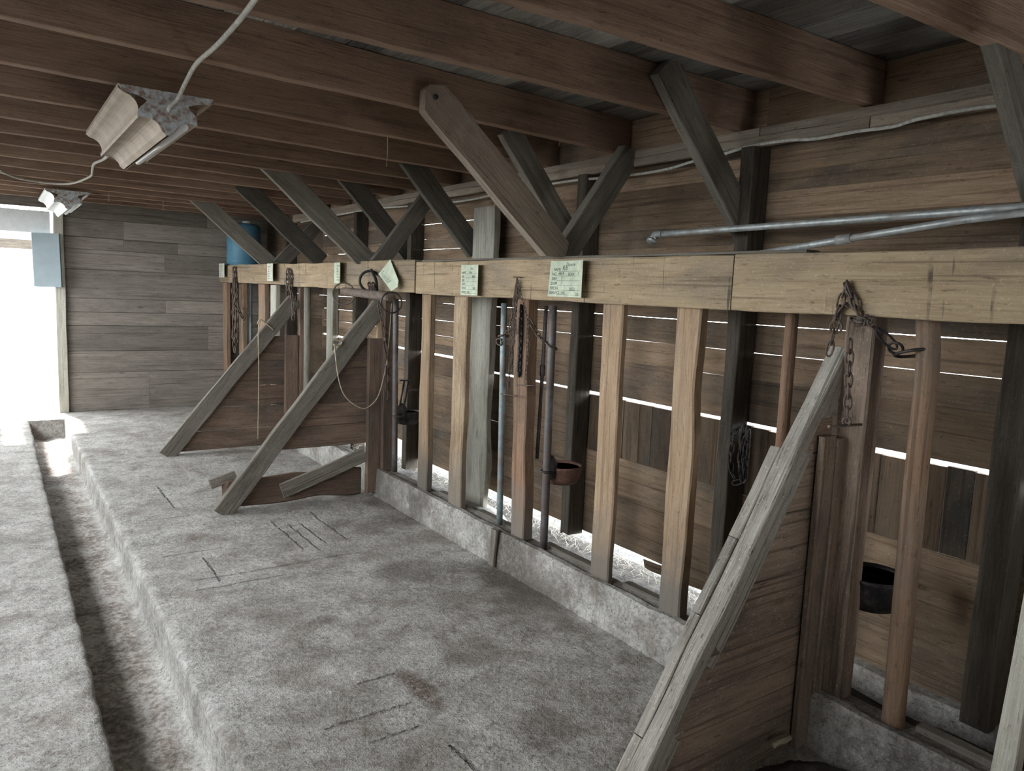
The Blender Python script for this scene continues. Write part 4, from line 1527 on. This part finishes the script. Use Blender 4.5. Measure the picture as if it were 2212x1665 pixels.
# blue drum on a shelf in the far corner
mb = MB()
for (a, b_) in ((9.3, 9.52), (9.53, 9.75), (9.76, 9.98)):
    mb.board((2.44, a + .11, 1.63), (2.96, a + .11, 1.63), (0, 1, 0), .215, .03, tone=.8)
sh2 = mb.build('corner_shelf', M['dark'])
tag(sh2, 'dark plank shelf in the far corner holding the blue drum', 'shelf')
dc = V((2.60, 9.68, 1.647))
dr = empty('plastic_drum', dc, 'blue plastic drum in the dark far corner above the headrail', 'drum')
mb = MB()
Rr = .2
mb.lathe(dc, [(Rr * .9, 0), (Rr, .02), (Rr, .2), (Rr * 1.03, .215), (Rr, .23), (Rr, .44), (Rr * 1.03, .455), (Rr, .47), (Rr, .62), (Rr * .95, .66), (Rr * .8, .68)], 32)
mb.build('body', M['blue'], dr)
mb = MB()
mb.lathe(dc + V((.02, -.06, .68)), [(.05, 0), (.05, .03), (.04, .035)], 18)
mb.build('cap', M['white'], dr)

# short stub board leaning on the curb, muck heap, pale rope
mb = MB()
q0 = HX(1074, 1230, 2.36)
mb.board((2.352, 3.475, .01), (2.366, 3.475, .225), (0, 1, 0), .055, .02, wav=.003, tone=.9)
tag(mb.build('stub_board', M['rail']), 'short board stub standing against the concrete curb', 'board')
mb = MB()
n = 26
hc = V((2.12, 1.18, 0))
vs = []
for j in range(n + 1):
    for i in range(n + 1):
        u, v = i / n * 2 - 1, j / n * 2 - 1
        h = max(0, 1 - (u * u + v * v)) ** .7
        vs.append((hc.x + u * .3, hc.y + v * .26, -.012 + h * (.07 + .05 * mnoise.noise(V((u * 4, v * 4, 2))) + .03 * mnoise.noise(V((u * 13, v * 13, 2))))))
mb.add(vs, [(j * (n + 1) + i, j * (n + 1) + i + 1, (j + 1) * (n + 1) + i + 1, (j + 1) * (n + 1) + i) for j in range(n) for i in range(n)], None, 1., True)
tag(mb.build('muck_heap', M['dung']), 'dark heap of dry muck at the foot of the near partition', 'muck', kind='stuff')
mb = MB()
mb.tube([HZ(1668, 1612, .09), HZ(1680, 1603, .1), HZ(1695, 1599, .1), HZ(1706, 1592, .09)], .01, 6)
tag(mb.build('rope_end', M['rope']), 'pale frayed rope end on the dark muck heap', 'rope')

# straw in the manger and under the wall
mb = MB()
rs = random.Random(3)
for k in range(5200):
    y = rs.uniform(1.8, 7.4)
    x = 3.18 - abs(rs.gauss(0, .2))
    if x < 2.56:
        x = rs.uniform(2.56, 3.2)
    if k % 3 == 0:
        x = rs.uniform(3.0, 3.7)
    l = rs.uniform(.03, .12)
    an = rs.uniform(0, PI)
    d = V((math.cos(an), math.sin(an), rs.uniform(-.15, .25))) * l
    w = V((-math.sin(an), math.cos(an), .3)) * .0016
    z = .016 + rs.uniform(0, .03)
    p = V((x, y, z))
    mb.add([p - w, p + w, p + d + w, p + d - w], [(0, 1, 2, 3)])
tag(mb.build('loose_straw', M['straw']), 'loose pale straw scattered in the manger under the right wall', 'straw', kind='stuff')

# ------------------------------------------------------------------ light
w = bpy.data.worlds.new('sky')
bpy.context.scene.world = w
w.use_nodes = True
bg = w.node_tree.nodes['Background']
bg.inputs[0].default_value = (.9, .96, 1., 1)
bg.inputs[1].default_value = 9.0

sun_d = bpy.data.lights.new('sun', 'SUN')
sun_d.energy = 9
sun_d.angle = .02
sun_d.color = (1., .98, .95)
sun = bpy.data.objects.new('sun', sun_d)
C.objects.link(sun)
sun.rotation_euler = V((.3, -1., -.95)).normalized().to_track_quat('-Z', 'Y').to_euler()


def portal(name, loc, rot, sx, sy):
    l = bpy.data.lights.new(name, 'AREA')
    l.shape = 'RECTANGLE'
    l.size, l.size_y = sx, sy
    l.cycles.is_portal = True
    o = bpy.data.objects.new(name, l)
    o.location = loc
    o.rotation_euler = rot
    C.objects.link(o)


for i, (a, b_) in enumerate(WIN):
    portal('daylight_window', (lx - .1, (a + b_) / 2, (WZ0 + WZ1) / 2), (0, -PI / 2, 0), WZ1 - WZ0, b_ - a)
portal('daylight_door', (-.08, END + .12, 1.0), (-PI / 2, 0, 0), 1.35, 2.1)
portal('daylight_rear', (-.85, -2.65, 1.55), (PI / 2, 0, 0), .5, 1.1)
portal('daylight_siding', (WX + .1, 4.5, 1.1), (0, PI / 2, 0), 2.4, 8.)

sc = bpy.context.scene
sc.view_settings.view_transform = 'Standard'
sc.view_settings.look = 'None'
sc.view_settings.gamma = 1
sc.view_settings.use_curve_mapping = False
sc.view_settings.exposure = 1.16
sc.cycles.use_denoising = True
sc.cycles.max_bounces = 5
sc.cycles.diffuse_bounces = 4
sc.cycles.glossy_bounces = 2
sc.cycles.use_adaptive_sampling = True
sc.cycles.adaptive_threshold = .06
sc.cycles.adaptive_min_samples = 16
sc.cycles.sample_clamp_indirect = 8
sc.cycles.caustics_reflective = False
sc.cycles.caustics_refractive = False
